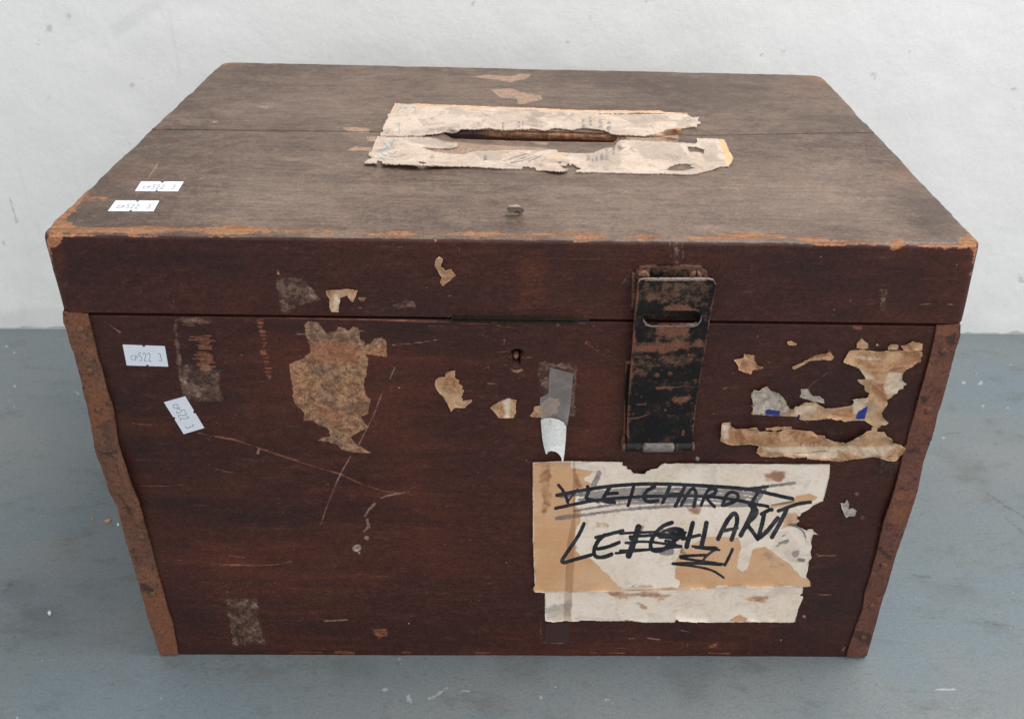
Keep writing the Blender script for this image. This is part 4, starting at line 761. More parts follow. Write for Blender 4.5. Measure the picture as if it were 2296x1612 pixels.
# ---- the address label with marker writing
def lift(outer, amp, w, sc_, base=.0003):
    o = np.asarray(outer)
    return lambda q: base*(.5+.5*fbm(q[:, 0]/60, q[:, 1]/60, 2))+amp*np.exp(-np.maximum(polysdf(q, o), 0)/w)*np.clip(fbm(q[:, 0]/sc_+5, q[:, 1]/sc_, 2)*2.4+.25, 0, 1)
def curl_edge(amp, sc_):
    return lambda q: amp*(.5+.5*fbm(q[:, 0]/sc_, q[:, 1]/sc_, 2))
lowl = sheet('paper_label', fx('F', [(190, 1000), (190, 1245), (250, 1255), (300, 1250), (340, 1243), (365, 1250), (430, 1248), (440, 1240), (600, 1245), (800, 1245), (850, 1252), (900, 1256), (1105, 1256), (1112, 1240), (1120, 1232), (1135, 1248), (1160, 1250), (1250, 1256), (1700, 1254), (1930, 1258), (1955, 1252), (1965, 1200), (1975, 1160), (1998, 1110), (2012, 1078), (1990, 1072), (1985, 1062), (2005, 1050), (2012, 1000)]), M_label, box, fr, off=.0006, step=2, rag=(.9, 6), curl=(.0016, 6, 45),
      attrs={'grey': [P('F', (190, 1150), (330, 1140), (370, 1060), (378, 1060), (370, 1250), (190, 1250)), T('F', 2, (450, 1215), (600, 1235), (850, 1245)), T('F', 3, (720, 1060), (720, 1085))], 'stain': [P('F', (640, 1045), (900, 1040), (1080, 1060), (1000, 1090), (860, 1080), (700, 1070)), P('F', (1550, 1060), (1750, 1080), (1730, 1110), (1600, 1100)), T('F', 10, (850, 1120), (900, 1150))], 'tape': [P('F', (330, 1000), (385, 1000), (372, 1255), (318, 1255))], 'kraft': [P('F', (1480, 1245), (1560, 1200), (1620, 1225), (1600, 1258))]})
lowl['label'] = 'cream paper strip showing below the tan address label'
K1 = P('F', (100, 120), (365, 120), (372, 172), (440, 178), (520, 192), (500, 220), (472, 232), (470, 258), (520, 280), (500, 300), (440, 305), (405, 330), (400, 430), (445, 480), (440, 545), (400, 620), (388, 700), (418, 722), (400, 750), (440, 790), (512, 805), (560, 850), (590, 890), (640, 930), (690, 975), (700, 1000), (740, 1020), (900, 1018), (1130, 1008), (1140, 965), (1108, 940), (1112, 885), (1130, 850), (1118, 820), (1150, 740), (1230, 700), (1330, 655), (1450, 648), (1560, 660), (1575, 730), (1550, 780), (1545, 870), (1580, 900), (1612, 880), (1640, 800), (1660, 742), (1740, 722), (1800, 770), (1850, 800), (1900, 830), (1930, 870), (1960, 900), (2000, 940), (2075, 965), (2070, 1010), (100, 1060))
K2 = P('F', (1760, 442), (1850, 405), (1940, 395), (1960, 360), (2050, 350), (2120, 372), (2080, 400), (1980, 415), (1850, 450), (1780, 460))
INK = []; FA = []
def ink(w, *p): INK.append(T('F', w*1.22, *p))
def fai(w, *p): FA.append(T('F', w*1.2, *p))
ink(9, (285, 288), (318, 325), (340, 375), (350, 408)); ink(5, (350, 405), (385, 360), (420, 315))
fai(15, (572, 205), (545, 265), (535, 290)); fai(11, (540, 285), (500, 340), (470, 390), (445, 412))
ink(11, (275, 360), (450, 325), (700, 287), (1000, 277), (1300, 292), (1600, 312), (1750, 342), (1850, 366), (1935, 384))
fai(8, (300, 372), (500, 345), (700, 318), (1000, 312), (1300, 318), (1500, 330), (1700, 352))
fai(8, (440, 362), (640, 345), (900, 338), (1200, 344), (1450, 355), (1600, 385))
ink(10, (265, 452), (400, 422), (560, 392), (800, 372), (1100, 362), (1350, 368), (1560, 395), (1650, 420), (1760, 437))
fai(7, (430, 392), (560, 382), (800, 352), (1000, 352)); fai(9, (560, 408), (800, 392), (1100, 384), (1400, 398), (1600, 420), (1750, 434))
fai(8, (400, 470), (560, 442), (760, 416), (1000, 408), (1250, 410)); fai(9, (272, 524), (340, 520), (600, 478), (850, 450), (1100, 436), (1450, 430), (1650, 432))
fai(7, (272, 520), (330, 505), (420, 495)); fai(9, (1620, 312), (1740, 298), (1860, 285), (1950, 272)); fai(10, (1740, 320), (1690, 395), (1655, 432)); fai(8, (1600, 330), (1560, 385), (1500, 420)); fai(6, (1935, 384), (1950, 400), (1900, 412), (1790, 430))
ink(11, (490, 300), (500, 340), (470, 385), (560, 400)); ink(11, (650, 300), (610, 360), (590, 402), (680, 412)); ink(10, (620, 350), (700, 345))
ink(10, (815, 300), (795, 370), (775, 432)); ink(11, (960, 300), (900, 330), (880, 375), (905, 408), (985, 398)); ink(11, (1070, 300), (1045, 355), (1020, 410)); ink(11, (1175, 300), (1140, 370), (1110, 435)); ink(9, (1040, 355), (1150, 350))
ink(10, (1150, 430), (1200, 340), (1235, 305), (1260, 345), (1240, 440)); ink(10, (1290, 430), (1340, 310), (1400, 315), (1390, 350), (1320, 375), (1385, 440)); ink(10, (1440, 430), (1480, 330), (1560, 350), (1540, 400), (1455, 432))
ink(10, (1705, 316), (1665, 385), (1632, 432)); ink(9, (1625, 318), (1760, 300))
for w_, a_ in ((9, 0), (7, 30), (6, 58)):
    fai(w_, (470, 350+a_), (640, 330+a_*.9), (900, 318+a_*.8), (1200, 320+a_*.8), (1450, 335+a_*.8), (1680, 352+a_))
# second line
ink(11, (465, 560), (430, 640), (350, 755), (292, 845), (400, 812), (515, 780)); ink(11, (735, 610), (640, 635), (550, 657)); ink(12, (610, 640), (562, 680), (530, 750), (545, 797), (605, 797), (660, 775)); ink(11, (565, 738), (640, 722), (712, 692))
ink(18, (850, 582), (820, 680), (780, 785)); ink(12, (1085, 552), (1020, 575), (960, 635), (930, 700), (942, 750), (1000, 755), (1070, 715), (1100, 700))
ink(8, (720, 630), (820, 622), (980, 618)); ink(8, (740, 605), (720, 615)); ink(9, (790, 652), (900, 645), (1000, 640), (1180, 622)); ink(9, (985, 640), (1060, 595), (1140, 590), (1175, 625), (1170, 655), (1080, 665), (990, 645)); ink(9, (1030, 610), (1160, 605)); ink(10, (1000, 655), (1170, 648))
ink(8, (760, 695), (900, 682), (1060, 705), (1150, 718)); ink(8, (690, 768), (850, 750), (1000, 735), (1150, 722)); ink(7, (790, 668), (860, 690), (780, 700)); ink(8, (720, 750), (900, 742), (1060, 735)); ink(8, (1040, 680), (1100, 690), (1160, 640)); fai(14, (1030, 740), (1090, 745), (1070, 770), (1010, 762))
fai(10, (880, 580), (850, 640)); fai(8, (1160, 745), (1150, 765), (1175, 770))
ink(14, (1232, 555), (1210, 640), (1188, 722)); ink(14, (1328, 555), (1312, 640), (1292, 722)); ink(10, (1160, 668), (1210, 658), (1280, 640))
ink(13, (1410, 668), (1455, 570), (1515, 480), (1545, 500), (1545, 560), (1505, 672)); ink(10, (1440, 612), (1545, 590))
ink(14, (1668, 440), (1625, 540), (1570, 640)); ink(12, (1650, 448), (1690, 462), (1672, 510), (1610, 562), (1650, 610), (1690, 668))
ink(13, (1735, 495), (1712, 600), (1685, 672), (1750, 622), (1830, 520)); ink(11, (1715, 492), (1780, 458), (1790, 462)); ink(11, (1835, 470), (1900, 445), (1980, 418), (2060, 408)); ink(13, (1895, 458), (1845, 560), (1790, 655))
ink(8, (1232, 720), (1330, 728), (1420, 728), (1350, 765), (1290, 830), (1380, 840), (1440, 845)); ink(9, (1145, 790), (1260, 782), (1330, 782)); ink(8, (1145, 800), (1280, 822), (1400, 838)); ink(9, (1092, 842), (1250, 836), (1430, 848)); ink(9, (1512, 740), (1490, 790), (1458, 852)); ink(7, (1100, 845), (1250, 860), (1370, 885), (1450, 940)); ink(7, (1250, 728), (1340, 740), (1420, 745))
lab = sheet('address_label', fx('F', [(103, 132), (250, 124), (370, 123), (560, 126), (738, 128), (735, 150), (770, 162), (768, 178), (795, 182), (810, 205), (860, 212), (895, 212), (905, 195), (935, 182), (985, 172), (1005, 150), (1030, 138), (1080, 142), (1120, 137), (1250, 140), (1700, 142), (2200, 143), (2192, 240), (2170, 330), (2150, 402), (2110, 418), (2080, 432), (2050, 460), (1998, 486), (1990, 505), (1968, 508), (1970, 530), (1985, 542), (1960, 560), (1970, 580), (2035, 612), (2050, 602), (2080, 603), (2082, 615), (2118, 640), (2085, 632), (2072, 660), (2065, 700), (2072, 720), (2062, 760), (2068, 800), (2050, 830), (2045, 880), (2030, 935), (2060, 968), (2062, 1003), (1930, 1012), (1800, 1010), (1400, 1020), (900, 1032), (190, 1048), (112, 1042), (108, 1010), (118, 1000), (105, 700)]), M_label, box, fr, off=.0010, step=1.7, rag=(.8, 6), curl=(.0013, 6, 50), thick=.0004,
      attrs={'kraft': [K1, K2], 'ink': INK, 'faintink': FA, 'tape': [P('F', (385, 120), (402, 120), (405, 600), (385, 1045), (328, 1045), (345, 700), (385, 500))],
             'stain': [P('F', (1180, 440), (1290, 440), (1280, 500), (1200, 520)), P('F', (1700, 200), (1880, 200), (1860, 250), (1750, 260)), P('F', (1880, 480), (1980, 480), (1960, 580), (1850, 600)), T('F', 14, (560, 560), (620, 565)), P('F', (400, 180), (430, 280), (460, 300), (400, 300)), T('F', 9, (1900, 295), (1930, 310)), P('F', (160, 130), (230, 130), (220, 400), (180, 500), (160, 300))],
             'grey': [P('F', (1750, 780), (1830, 800), (1880, 850), (1780, 860)), T('F', 12, (2000, 640), (2035, 690)), P('F', (1720, 580), (1820, 590), (1800, 680), (1720, 650)), P('F', (1880, 760), (1940, 750), (2010, 830), (1900, 830)), T('F', 9, (1040, 220), (1120, 240)), T('F', 5, (1060, 230), (1000, 260))],
             'pale': [P('F', (1790, 620), (1900, 600), (1990, 700), (1900, 770), (1800, 740))],
             'faintink': FA+[P('F', (1835, 690), (1910, 668), (1912, 690), (1820, 720)), P('F', (1930, 760), (1975, 745), (1985, 775), (1960, 800), (1935, 790)), T('F', 9, (1975, 812), (2012, 815)), T('F', 7, (1905, 570), (1960, 575), (2010, 610), (2028, 660)), T('F', 6, (1920, 560), (1965, 568)), T('F', 6, (1860, 650), (1880, 640)), T('F', 3, (1205, 955), (1210, 972))],
             'print': [T('F', 3.5, (1820, 720), (1890, 700))]})
lab['label'] = 'tan and white address label hand-lettered LEIGHARDT in thick black marker, the first line crossed out'

# ---- tape strip with hanging paper, above the label
tape = sheet('clear_tape', fx('E', [(1000, 418), (1170, 462), (1165, 560), (1150, 720), (1128, 850), (1050, 800), (935, 800), (925, 720), (928, 640), (990, 610), (995, 500)]), M_tape, box, fr, off=.0008, step=1.5, curl=lambda q: .0022*np.clip((q[:, 1]-890)/60, 0, 1)**2+.0004*fbm(q[:, 0]/20, q[:, 1]/30), thick=.0001,
             sfun=lambda XY, s: s+1.1*np.where(XY[:, 1] < 850, (np.abs(((XY[:, 0]*.5) % 2)-1)-.5), 0)); tape['label'] = 'strip of yellowed clear tape with a serrated top edge'
pst = sheet('paper_strip', fx('E', [(932, 808), (960, 795), (1010, 794), (1060, 803), (1100, 825), (1122, 855), (1118, 950), (1108, 1050), (1100, 1112), (1090, 1118), (1085, 1085), (1070, 1060), (1045, 1040), (1010, 1034), (985, 1042), (978, 1062), (968, 1050), (955, 1000), (942, 930), (938, 870)]), M_white, box, fr, off=.0010, step=1.2, rag=(.4, 4), thick=.0003, back=True,
      curl=lambda q: .0034*np.clip(1-((q[:, 0]-fx('E', [(1035, 0)])[0, 0])/32)**2, 0, 1)+.0015*np.clip((q[:, 1]-1000)/30, 0, 1), attrs={'grey': [T('E', 6, (1003, 808), (1003, 835))]})
pst['label'] = 'curled white paper strip hanging from the tape'
sheet('clear_tape', fx('F', [(192, 1262), (368, 1258), (358, 1398), (186, 1398)]), NT('dull_brown_tape').done((.045, .024, .020), .5, None, .3), box, fr, off=.0003, step=3, rag=(.5, 5))['label'] = 'dark strip of old tape below the address label'

# ---- torn paper scraps on the front
def scrap(k, pts, mat=None, plane=fr, label=None, parent=None, off=.0005, rag=(1.3, 5), step=1.3, curl=.0003, **at):
    o = sheet('paper_scrap', fx(k, pts), mat or M_scrap, parent or box, plane, off=off, step=step, rag=rag, curl=(curl*3.2, 4, 22, curl*.5), attrs=at, thick=.0004)
    if label: o['label'] = label
    return o
scrap('E', [(300, 445), (300, 495), (330, 520), (325, 540), (355, 555), (350, 580), (368, 590), (345, 640), (360, 665), (425, 660), (428, 670), (385, 700), (375, 718), (300, 715), (270, 745), (260, 720), (240, 680), (215, 640), (175, 600), (152, 555), (155, 515), (175, 492), (225, 490), (235, 460), (270, 445)], M_scrap2, stain=1.12)
scrap('E', [(560, 715), (600, 690), (640, 665), (690, 648), (730, 658), (758, 658), (748, 700), (750, 750), (735, 785), (720, 792), (620, 792), (600, 760)], M_scrap2, pale=[P('E', (665, 670), (700, 660), (705, 790), (670, 790))], stain=[P('E', (705, 665), (745, 690), (740, 750), (705, 760)), P('E', (590, 720), (660, 700), (660, 740), (610, 770))])
scrap('E', [(932, 705), (885, 705), (880, 740), (855, 775), (870, 785), (932, 787)], M_scrap2, stain=1.0)
scrap('E', [(935, 690), (960, 668), (1000, 640), (1030, 655), (1062, 650), (1075, 690), (1050, 720), (1060, 750), (1020, 765), (1000, 790), (960, 782), (935, 790), (930, 740)], M_scrap2, off=.0003, curl=.0001)
scrap('B', [(585, 1100), (605, 1110), (595, 1150), (620, 1170), (650, 1165), (672, 1195), (650, 1215), (620, 1240), (605, 1252), (590, 1230), (600, 1205), (575, 1165), (562, 1140), (570, 1115)], M_scrap2, lf, parent=lid, rag=(1.6, 6), stain=.98)
scrap('B', [(0, 1275), (80, 1272), (110, 1265), (165, 1275), (155, 1305), (140, 1335), (125, 1320), (110, 1300), (75, 1310), (70, 1350), (65, 1385), (30, 1385), (20, 1360), (20, 1320), (5, 1300)], M_scrap2, lf, parent=lid, rag=(1.2, 6), pale=[P('B', (40, 1290), (70, 1290), (66, 1380), (40, 1370))], stain=[P('B', (105, 1270), (165, 1275), (140, 1335), (110, 1300)), T('B', 9, (15, 1285), (25, 1310))])
big = scrap('G', [(1260, 400), (1285, 350), (1310, 312), (1400, 303), (1460, 312), (1530, 320), (1700, 310), (1870, 322), (1876, 350), (1860, 360), (1862, 395), (1820, 412), (1800, 432), (1750, 455), (1722, 490), (1715, 530), (1730, 560), (1757, 565), (1725, 585), (1728, 605), (1690, 612), (1680, 640), (1650, 650), (1630, 675), (1600, 690), (1605, 720), (1580, 760), (1560, 790), (1570, 830), (1610, 870), (1590, 890), (1560, 885), (1540, 905), (1500, 905), (1470, 880), (1420, 850), (1350, 848), (1270, 862), (1240, 845), (1200, 850), (1160, 833), (1060, 845), (960, 852), (918, 840), (920, 822), (640, 808), (545, 803), (560, 760), (545, 740), (575, 700), (545, 670), (548, 640), (570, 620), (610, 625), (640, 600), (670, 588), (690, 620), (720, 630), (760, 645), (790, 668), (815, 700), (820, 730), (850, 765), (875, 770), (880, 750), (920, 740), (960, 715), (1040, 710), (1080, 735), (1120, 760), (1200, 757), (1270, 745), (1325, 735), (1350, 705), (1325, 690), (1400, 685), (1450, 675), (1465, 640), (1430, 620), (1420, 580), (1385, 560), (1367, 540), (1435, 530), (1410, 490), (1380, 450), (1330, 425)], M_scrap2,
      label='large torn label remnant with blue printed bits on the right of the front', off=.0007, curl=.0005, step=1.4,
      stain=[P('G', (1280, 320), (1860, 330), (1850, 400), (1700, 420), (1640, 480), (1500, 500), (1400, 430), (1290, 390)), P('G', (1470, 560), (1600, 560), (1610, 700), (1540, 740), (1470, 680)), P('G', (1160, 790), (1340, 770), (1330, 835), (1180, 830)), P('G', (1650, 440), (1760, 440), (1720, 500), (1660, 480)), P('G', (1050, 760), (1120, 770), (1110, 820), (1060, 830))],
      pale=[P('G', (1610, 480), (1720, 500), (1745, 565), (1680, 630), (1600, 650), (1570, 590)), P('G', (890, 750), (1040, 730), (1060, 820), (890, 815)), P('G', (1390, 450), (1480, 500), (1540, 560), (1430, 540)), P('G', (1330, 700), (1440, 690), (1420, 740), (1350, 790)), P('G', (1320, 350), (1420, 350), (1600, 380), (1420, 390))],
      grey=[P('G', (545, 610), (670, 590), (820, 700), (860, 800), (560, 800)), T('G', 14, (1515, 655), (1550, 690)), T('G', 18, (1490, 740), (1440, 770))],
      blue=[P('G', (655, 768), (700, 765), (735, 775), (765, 775), (768, 812), (655, 806)), P('G', (1350, 838), (1375, 782), (1452, 735), (1425, 842)), T('G', 9, (915, 812), (918, 822))])
for q in ([(1365, 260), (1400, 212), (1455, 260), (1450, 290), (1420, 298), (1365, 290)], [(1605, 285), (1625, 262), (1690, 265), (1685, 300), (1610, 303)], [(1705, 275), (1760, 262), (1800, 240), (1875, 260), (1870, 310), (1740, 318)], [(1512, 262), (1530, 255), (1534, 272), (1518, 274)],
          [(415, 385), (490, 365), (490, 335), (570, 350), (575, 390), (600, 430), (642, 440), (620, 455), (560, 460), (545, 490), (500, 480), (450, 460), (440, 420)], [(860, 440), (930, 410), (1040, 350), (1120, 335), (1160, 318), (1190, 360), (1170, 385), (1100, 380), (1000, 390), (930, 430), (880, 458)], [(825, 245), (855, 235), (900, 260), (870, 272), (835, 265)], [(655, 915), (740, 902), (865, 900), (862, 912), (750, 925), (660, 925)]):
    scrap('G', q, M_scrap, stain=1.0)
scrap('G', [(920, 670), (935, 640), (930, 610), (985, 605), (1000, 635), (1025, 665), (1080, 665), (1110, 690), (1112, 715), (1090, 712), (1050, 705), (1020, 700), (980, 685)], M_fib)
scrap('G', [(558, 700), (548, 650), (570, 615), (610, 625), (640, 600), (670, 586), (690, 618), (760, 645), (800, 680), (822, 735), (850, 770), (800, 790), (770, 772), (700, 765), (655, 768), (650, 800), (560, 800)], M_fib, off=.0014, curl=.0004, rag=(2.0, 5), label='fibrous grey paper layer beside a blue printed patch')
band = scrap('G', [(320, 872), (385, 868), (392, 900), (430, 920), (520, 915), (590, 908), (608, 940), (650, 937), (690, 940), (740, 935), (750, 945), (830, 915), (930, 930), (1010, 935), (1060, 965), (1115, 970), (1120, 990), (1190, 1015), (1290, 1030), (1360, 990), (1400, 970), (1450, 935), (1480, 930), (1480, 905), (1530, 902), (1520, 940), (1580, 940), (1600, 975), (1640, 1000), (1640, 1030), (1700, 1040), (1742, 1065), (1720, 1110), (1700, 1125), (1670, 1165), (1610, 1165), (1500, 1130), (1400, 1145), (1330, 1150), (1250, 1168), (1090, 1158), (978, 1148), (975, 1132), (880, 1142), (800, 1130), (700, 1135), (620, 1128), (588, 1100), (605, 1060), (600, 1045), (520, 1035), (400, 1045), (350, 1030), (306, 1010)], M_scrap2,
      label='long tan torn paper band curling off below the blue bits', off=.0012, curl=.0012, rag=(1.2, 6), step=1.5,
      stain=[P('G', (640, 950), (900, 925), (1110, 980), (1080, 1030), (900, 1010), (700, 1040), (640, 1010)), P('G', (400, 920), (600, 930), (560, 1010), (430, 1000)), T('G', 8, (930, 1020), (930, 1060)), T('G', 8, (1030, 1020), (1030, 1060))], pale=[P('G', (620, 1050), (1000, 1050), (1200, 1060), (1250, 1150), (980, 1130), (640, 1110)), P('G', (320, 890), (370, 880), (380, 1000), (320, 1000)), P('G', (1180, 1060), (1680, 1040), (1600, 1120), (1300, 1130))], grey=[P('G', (1480, 1120), (1540, 1120), (1610, 1160), (1560, 1160))], print=[T('G', 2.5, (610, 1082), (780, 1102), (980, 1105), (1120, 1080), (1260, 1130))])
scrap('G', [(1235, 1490), (1270, 1495), (1290, 1460), (1305, 1500), (1300, 1540), (1335, 1530), (1365, 1550), (1350, 1590), (1310, 1590), (1280, 1605), (1260, 1560)], M_fib)
# cobweb fluff by the right strip
def web():
    V = []; F = []
    for i in range(26):
        p = fx('G', [(1540+random.random()*60, 1130+random.random()*40)])[0]; a = random.uniform(.2, 1.3)
        pts = [p]
        for j in range(10):
            a += random.uniform(-.6, .6); pts.append(pts[-1]+A_(math.cos(a), math.sin(a))*random.uniform(2, 4.5))
        Pp = fr(np.array(pts), .0012+.0015*random.random())
        for j, q in enumerate(Pp):
            V += [q-e1*.00008, q+e1*.00008, q+Z*.00016]
            if j: b = len(V)-6; F += [(b, b+1, b+4, b+3), (b+1, b+2, b+5, b+4), (b+2, b, b+3, b+5)]
    o = mesh_from('cobweb', V, F, NT('dusty_fibre').done((.22, .19, .16), .9), box); o['kind'] = 'stuff'
web()

# ---- torn papers on the lid top, each side of the hand slot
def hole(*p): return fx('H', p)
BI = [T('H', 3, (165, 262), (182, 285), (200, 300), (170, 300)), T('H', 3, (225, 262), (205, 285)), T('H', 3, (150, 330), (185, 345)), T('H', 3, (130, 340), (170, 365)), T('H', 3, (190, 320), (215, 335), (235, 330), (240, 312)), T('H', 2.5, (145, 315), (180, 312)), T('H', 2.5, (205, 258), (210, 275)), T('H', 2.5, (222, 240), (228, 255))]
BI1 = [T('H', 1.8, (252, 150+10*i), (262, 152+10*i), (258, 158+10*i)) for i in range(7)]+[T('H', 2, (330, 55), (358, 62), (355, 80), (330, 90)), T('H', 2, (262, 55), (272, 62), (250, 80))]
def printcol(x, y0, y1, w=10, n=6, wd=2.3):
    o = []
    for i in range(n):
        y = y0+(y1-y0)*i/n
        o.append(T('H', wd, (x-w+random.random()*4, y), (x+w-random.random()*6, y+random.random()*3)))
        if random.random() < .6: o.append(T('H', wd, (x-w*.3, y), (x-w*.2, y+(y1-y0)/n*.7)))
    return o
PR1 = printcol(1340, 130, 180, 10)+printcol(1382, 115, 170, 9)+printcol(1440, 130, 185, 14, 7, 2)+printcol(1492, 140, 205, 14, 8, 2)+printcol(960, 140, 180, 8, 5)+printcol(868, 150, 185, 8, 5)+printcol(985, 140, 175, 5, 4)+printcol(818, 150, 180, 5, 4, 1.2)
PR2 = printcol(765, 340, 372, 10, 5)+printcol(1370, 345, 378, 8, 5)+printcol(1420, 345, 375, 8, 5)+printcol(1448, 330, 372, 10, 6)+printcol(1478, 305, 372, 12, 7, 2)+printcol(1520, 280, 335, 10, 6, 2)+printcol(1395, 345, 375, 5, 4)
sheet('torn_paper', fx('H', [(235, 33), (300, 40), (350, 36), (1000, 60), (1400, 76), (1790, 77), (1820, 87), (1950, 91), (1958, 104), (1985, 118), (2022, 112), (2010, 132), (2036, 150), (2005, 160), (2008, 172), (1925, 178), (1830, 190), (1780, 215), (1700, 226), (1640, 220), (1550, 218), (1500, 210), (1460, 190), (1380, 180), (1330, 178), (1280, 190), (1230, 184), (1170, 178), (1110, 194), (1040, 180), (1000, 186), (850, 190), (780, 178), (700, 186), (620, 182), (605, 196), (570, 206), (520, 200), (480, 212), (420, 215), (380, 230), (330, 222), (280, 228), (148, 224), (152, 205), (168, 198), (160, 180), (182, 130), (192, 120), (190, 100), (205, 92)]), M_toplab, lid, tp, off=.0006, step=1.3, rag=(1.3, 5), curl=lambda q: .0005*(.5+.5*fbm(q[:, 0]/22, q[:, 1]/14, 3))+.0035*np.exp(-((q[:, 0]-fx('H', [(585, 0)])[0, 0])/14)**2-((q[:, 1]-fx('H', [(0, 185)])[0, 1])/8)**2)+.0005*np.clip((q[:, 1]-fx('H', [(0, 170)])[0, 1])/15, 0, 1), thick=.0006,
      holes=[hole((1420, 92), (1560, 95), (1650, 90), (1800, 92), (1812, 97), (1620, 97), (1440, 98))],
      attrs={'kraft': [P('H', (380, 38), (1000, 58), (1400, 74), (1790, 76), (1820, 86), (1950, 90), (1950, 97), (1780, 92), (1400, 84), (1000, 71), (360, 50)), P('H', (1560, 222), (1640, 222), (1640, 218), (1560, 216)), P('H', (215, 50), (240, 35), (250, 40), (215, 90))],
             'grey': [P('H', (1480, 95), (1800, 100), (1900, 130), (1650, 160), (1550, 120), soft=.6), P('H', (500, 50), (600, 60), (680, 100), (560, 90)), T('H', 5, (1200, 90), (1290, 140)), T('H', 5, (1280, 100), (1220, 140)), T('H', 6, (400, 160), (520, 150)), T('H', 8, (1690, 158), (1705, 158)), P('H', (780, 80), (900, 85), (860, 100)), P('H', (1880, 130), (1980, 130), (1960, 165), (1890, 165)), T('H', 5, (450, 190), (520, 200))],
             'blueink': BI1, 'print': PR1})['label'] = 'torn cream paper behind the hand slot'
sheet('torn_paper', fx('H', [(132, 228), (400, 232), (470, 238), (520, 262), (600, 270), (600, 290), (560, 300), (400, 296), (470, 318), (560, 330), (640, 332), (700, 315), (850, 312), (1000, 308), (1080, 312), (1180, 305), (1192, 322), (1290, 328), (1400, 326), (1440, 305), (1520, 290), (1535, 268), (1560, 250), (1600, 250), (1760, 258), (1880, 262), (2000, 272), (2010, 262), (2005, 240), (2060, 240), (2170, 246), (2200, 318), (2222, 355), (2215, 378), (2192, 405), (2140, 405), (2090, 425), (2060, 430), (1995, 450), (1700, 445), (1300, 436), (1298, 428), (1332, 420), (1290, 400), (1275, 392), (1262, 402), (1250, 388), (1240, 402), (1256, 425), (1200, 432), (1170, 430), (1060, 426), (1052, 415), (1020, 405), (980, 402), (985, 418), (850, 415), (700, 404), (440, 398), (370, 395), (240, 390), (160, 388), (155, 372), (130, 370), (128, 386), (50, 386), (68, 366), (105, 352), (78, 342), (82, 318), (96, 318), (104, 290), (116, 255)]), M_toplab, lid, tp, off=.0006, step=1.3, rag=(1.2, 5), thick=.0006,
      curl=lambda q: .0004*(.5+.5*fbm(q[:, 0]/22, q[:, 1]/14, 3))+.0025*np.clip((q[:, 1]-fx('H', [(0, 372)])[0, 1])/8, 0, 1)*np.exp(-((q[:, 0]-fx('H', [(300, 0)])[0, 0])/110)**2)+.0015*np.exp(-((q[:, 0]-fx('H', [(1200, 0)])[0, 0])/30)**2)*np.clip((q[:, 1]-fx('H', [(0, 400)])[0, 1])/8, 0, 1)+.003*np.exp(-((q[:, 0]-fx('H', [(1570, 0)])[0, 0])/12)**2-((q[:, 1]-fx('H', [(0, 280)])[0, 1])/9)**2),
      holes=[hole((1952, 290), (2000, 288), (2052, 308), (2045, 330), (2015, 322), (1965, 318)), hole((1828, 428), (1850, 405), (1900, 388), (1985, 392), (1965, 405), (1992, 412), (1930, 432)), hole((362, 380), (400, 377), (425, 386), (395, 390)), hole((1180, 378), (1215, 378), (1205, 386)), hole((1208, 402), (1240, 402), (1250, 420), (1225, 415)), hole((1000, 404), (1060, 410), (1062, 422), (1005, 418))],
      attrs={'kraft': [P('H', (2132, 248), (2172, 247), (2225, 355), (2215, 380), (2192, 405), (2178, 400), (2165, 320)), P('H', (1180, 330), (1240, 345), (1200, 360), (1150, 345))], 'grey': [P('H', (1600, 260), (1900, 270), (1960, 340), (2000, 370), (1700, 360), soft=.8), P('H', (2020, 260), (2120, 260), (2140, 380), (2060, 390)), P('H', (700, 320), (860, 320), (860, 370), (740, 360)), P('H', (1340, 310), (1560, 290), (1560, 400), (1380, 400)), P('H', (280, 240), (460, 250), (600, 300), (400, 290)), P('H', (1100, 360), (1260, 370), (1240, 400)), P('H', (1900, 380), (2000, 380), (2050, 420), (1960, 430))],
             'blueink': BI, 'print': PR2+[T('H', 2.2, (868, 375), (940, 350), (1060, 318), (1072, 315)), T('H', 2.2, (882, 370), (1000, 330)), T('H', 2.2, (912, 385), (1000, 350), (1072, 318)), T('H', 2.2, (918, 388), (1060, 348), (1098, 345), (1020, 375)), T('H', 2.2, (1020, 375), (1095, 342)), T('H', 1.8, (880, 380), (900, 360))]})['label'] = 'torn cream paper in front of the hand slot, scribbled in pencil'
# folded-up brown flap right of the slot
fp = fx('H', [(1722, 226), (1800, 205), (1880, 184), (1915, 184), (1918, 212), (1850, 220)])
flp = sheet('paper_flap', fp, M_scrap, lid, tp, off=.0006, step=1.2, rag=(.5, 5), thick=.0004, back=True, curl=lambda q: .006*np.clip((fx('H', [(0, 228)])[0, 1]-q[:, 1])/15, 0, 1)*np.clip((q[:, 0]-fp[0, 0])/60, 0, 1), attrs={'stain': [P('H', (1722, 226), (1880, 188), (1900, 205), (1850, 222))], 'kraft': [P('H', (1880, 184), (1915, 184), (1918, 212), (1900, 214))]}); flp['label'] = 'brown paper flap folded up at the right end of the hand slot'

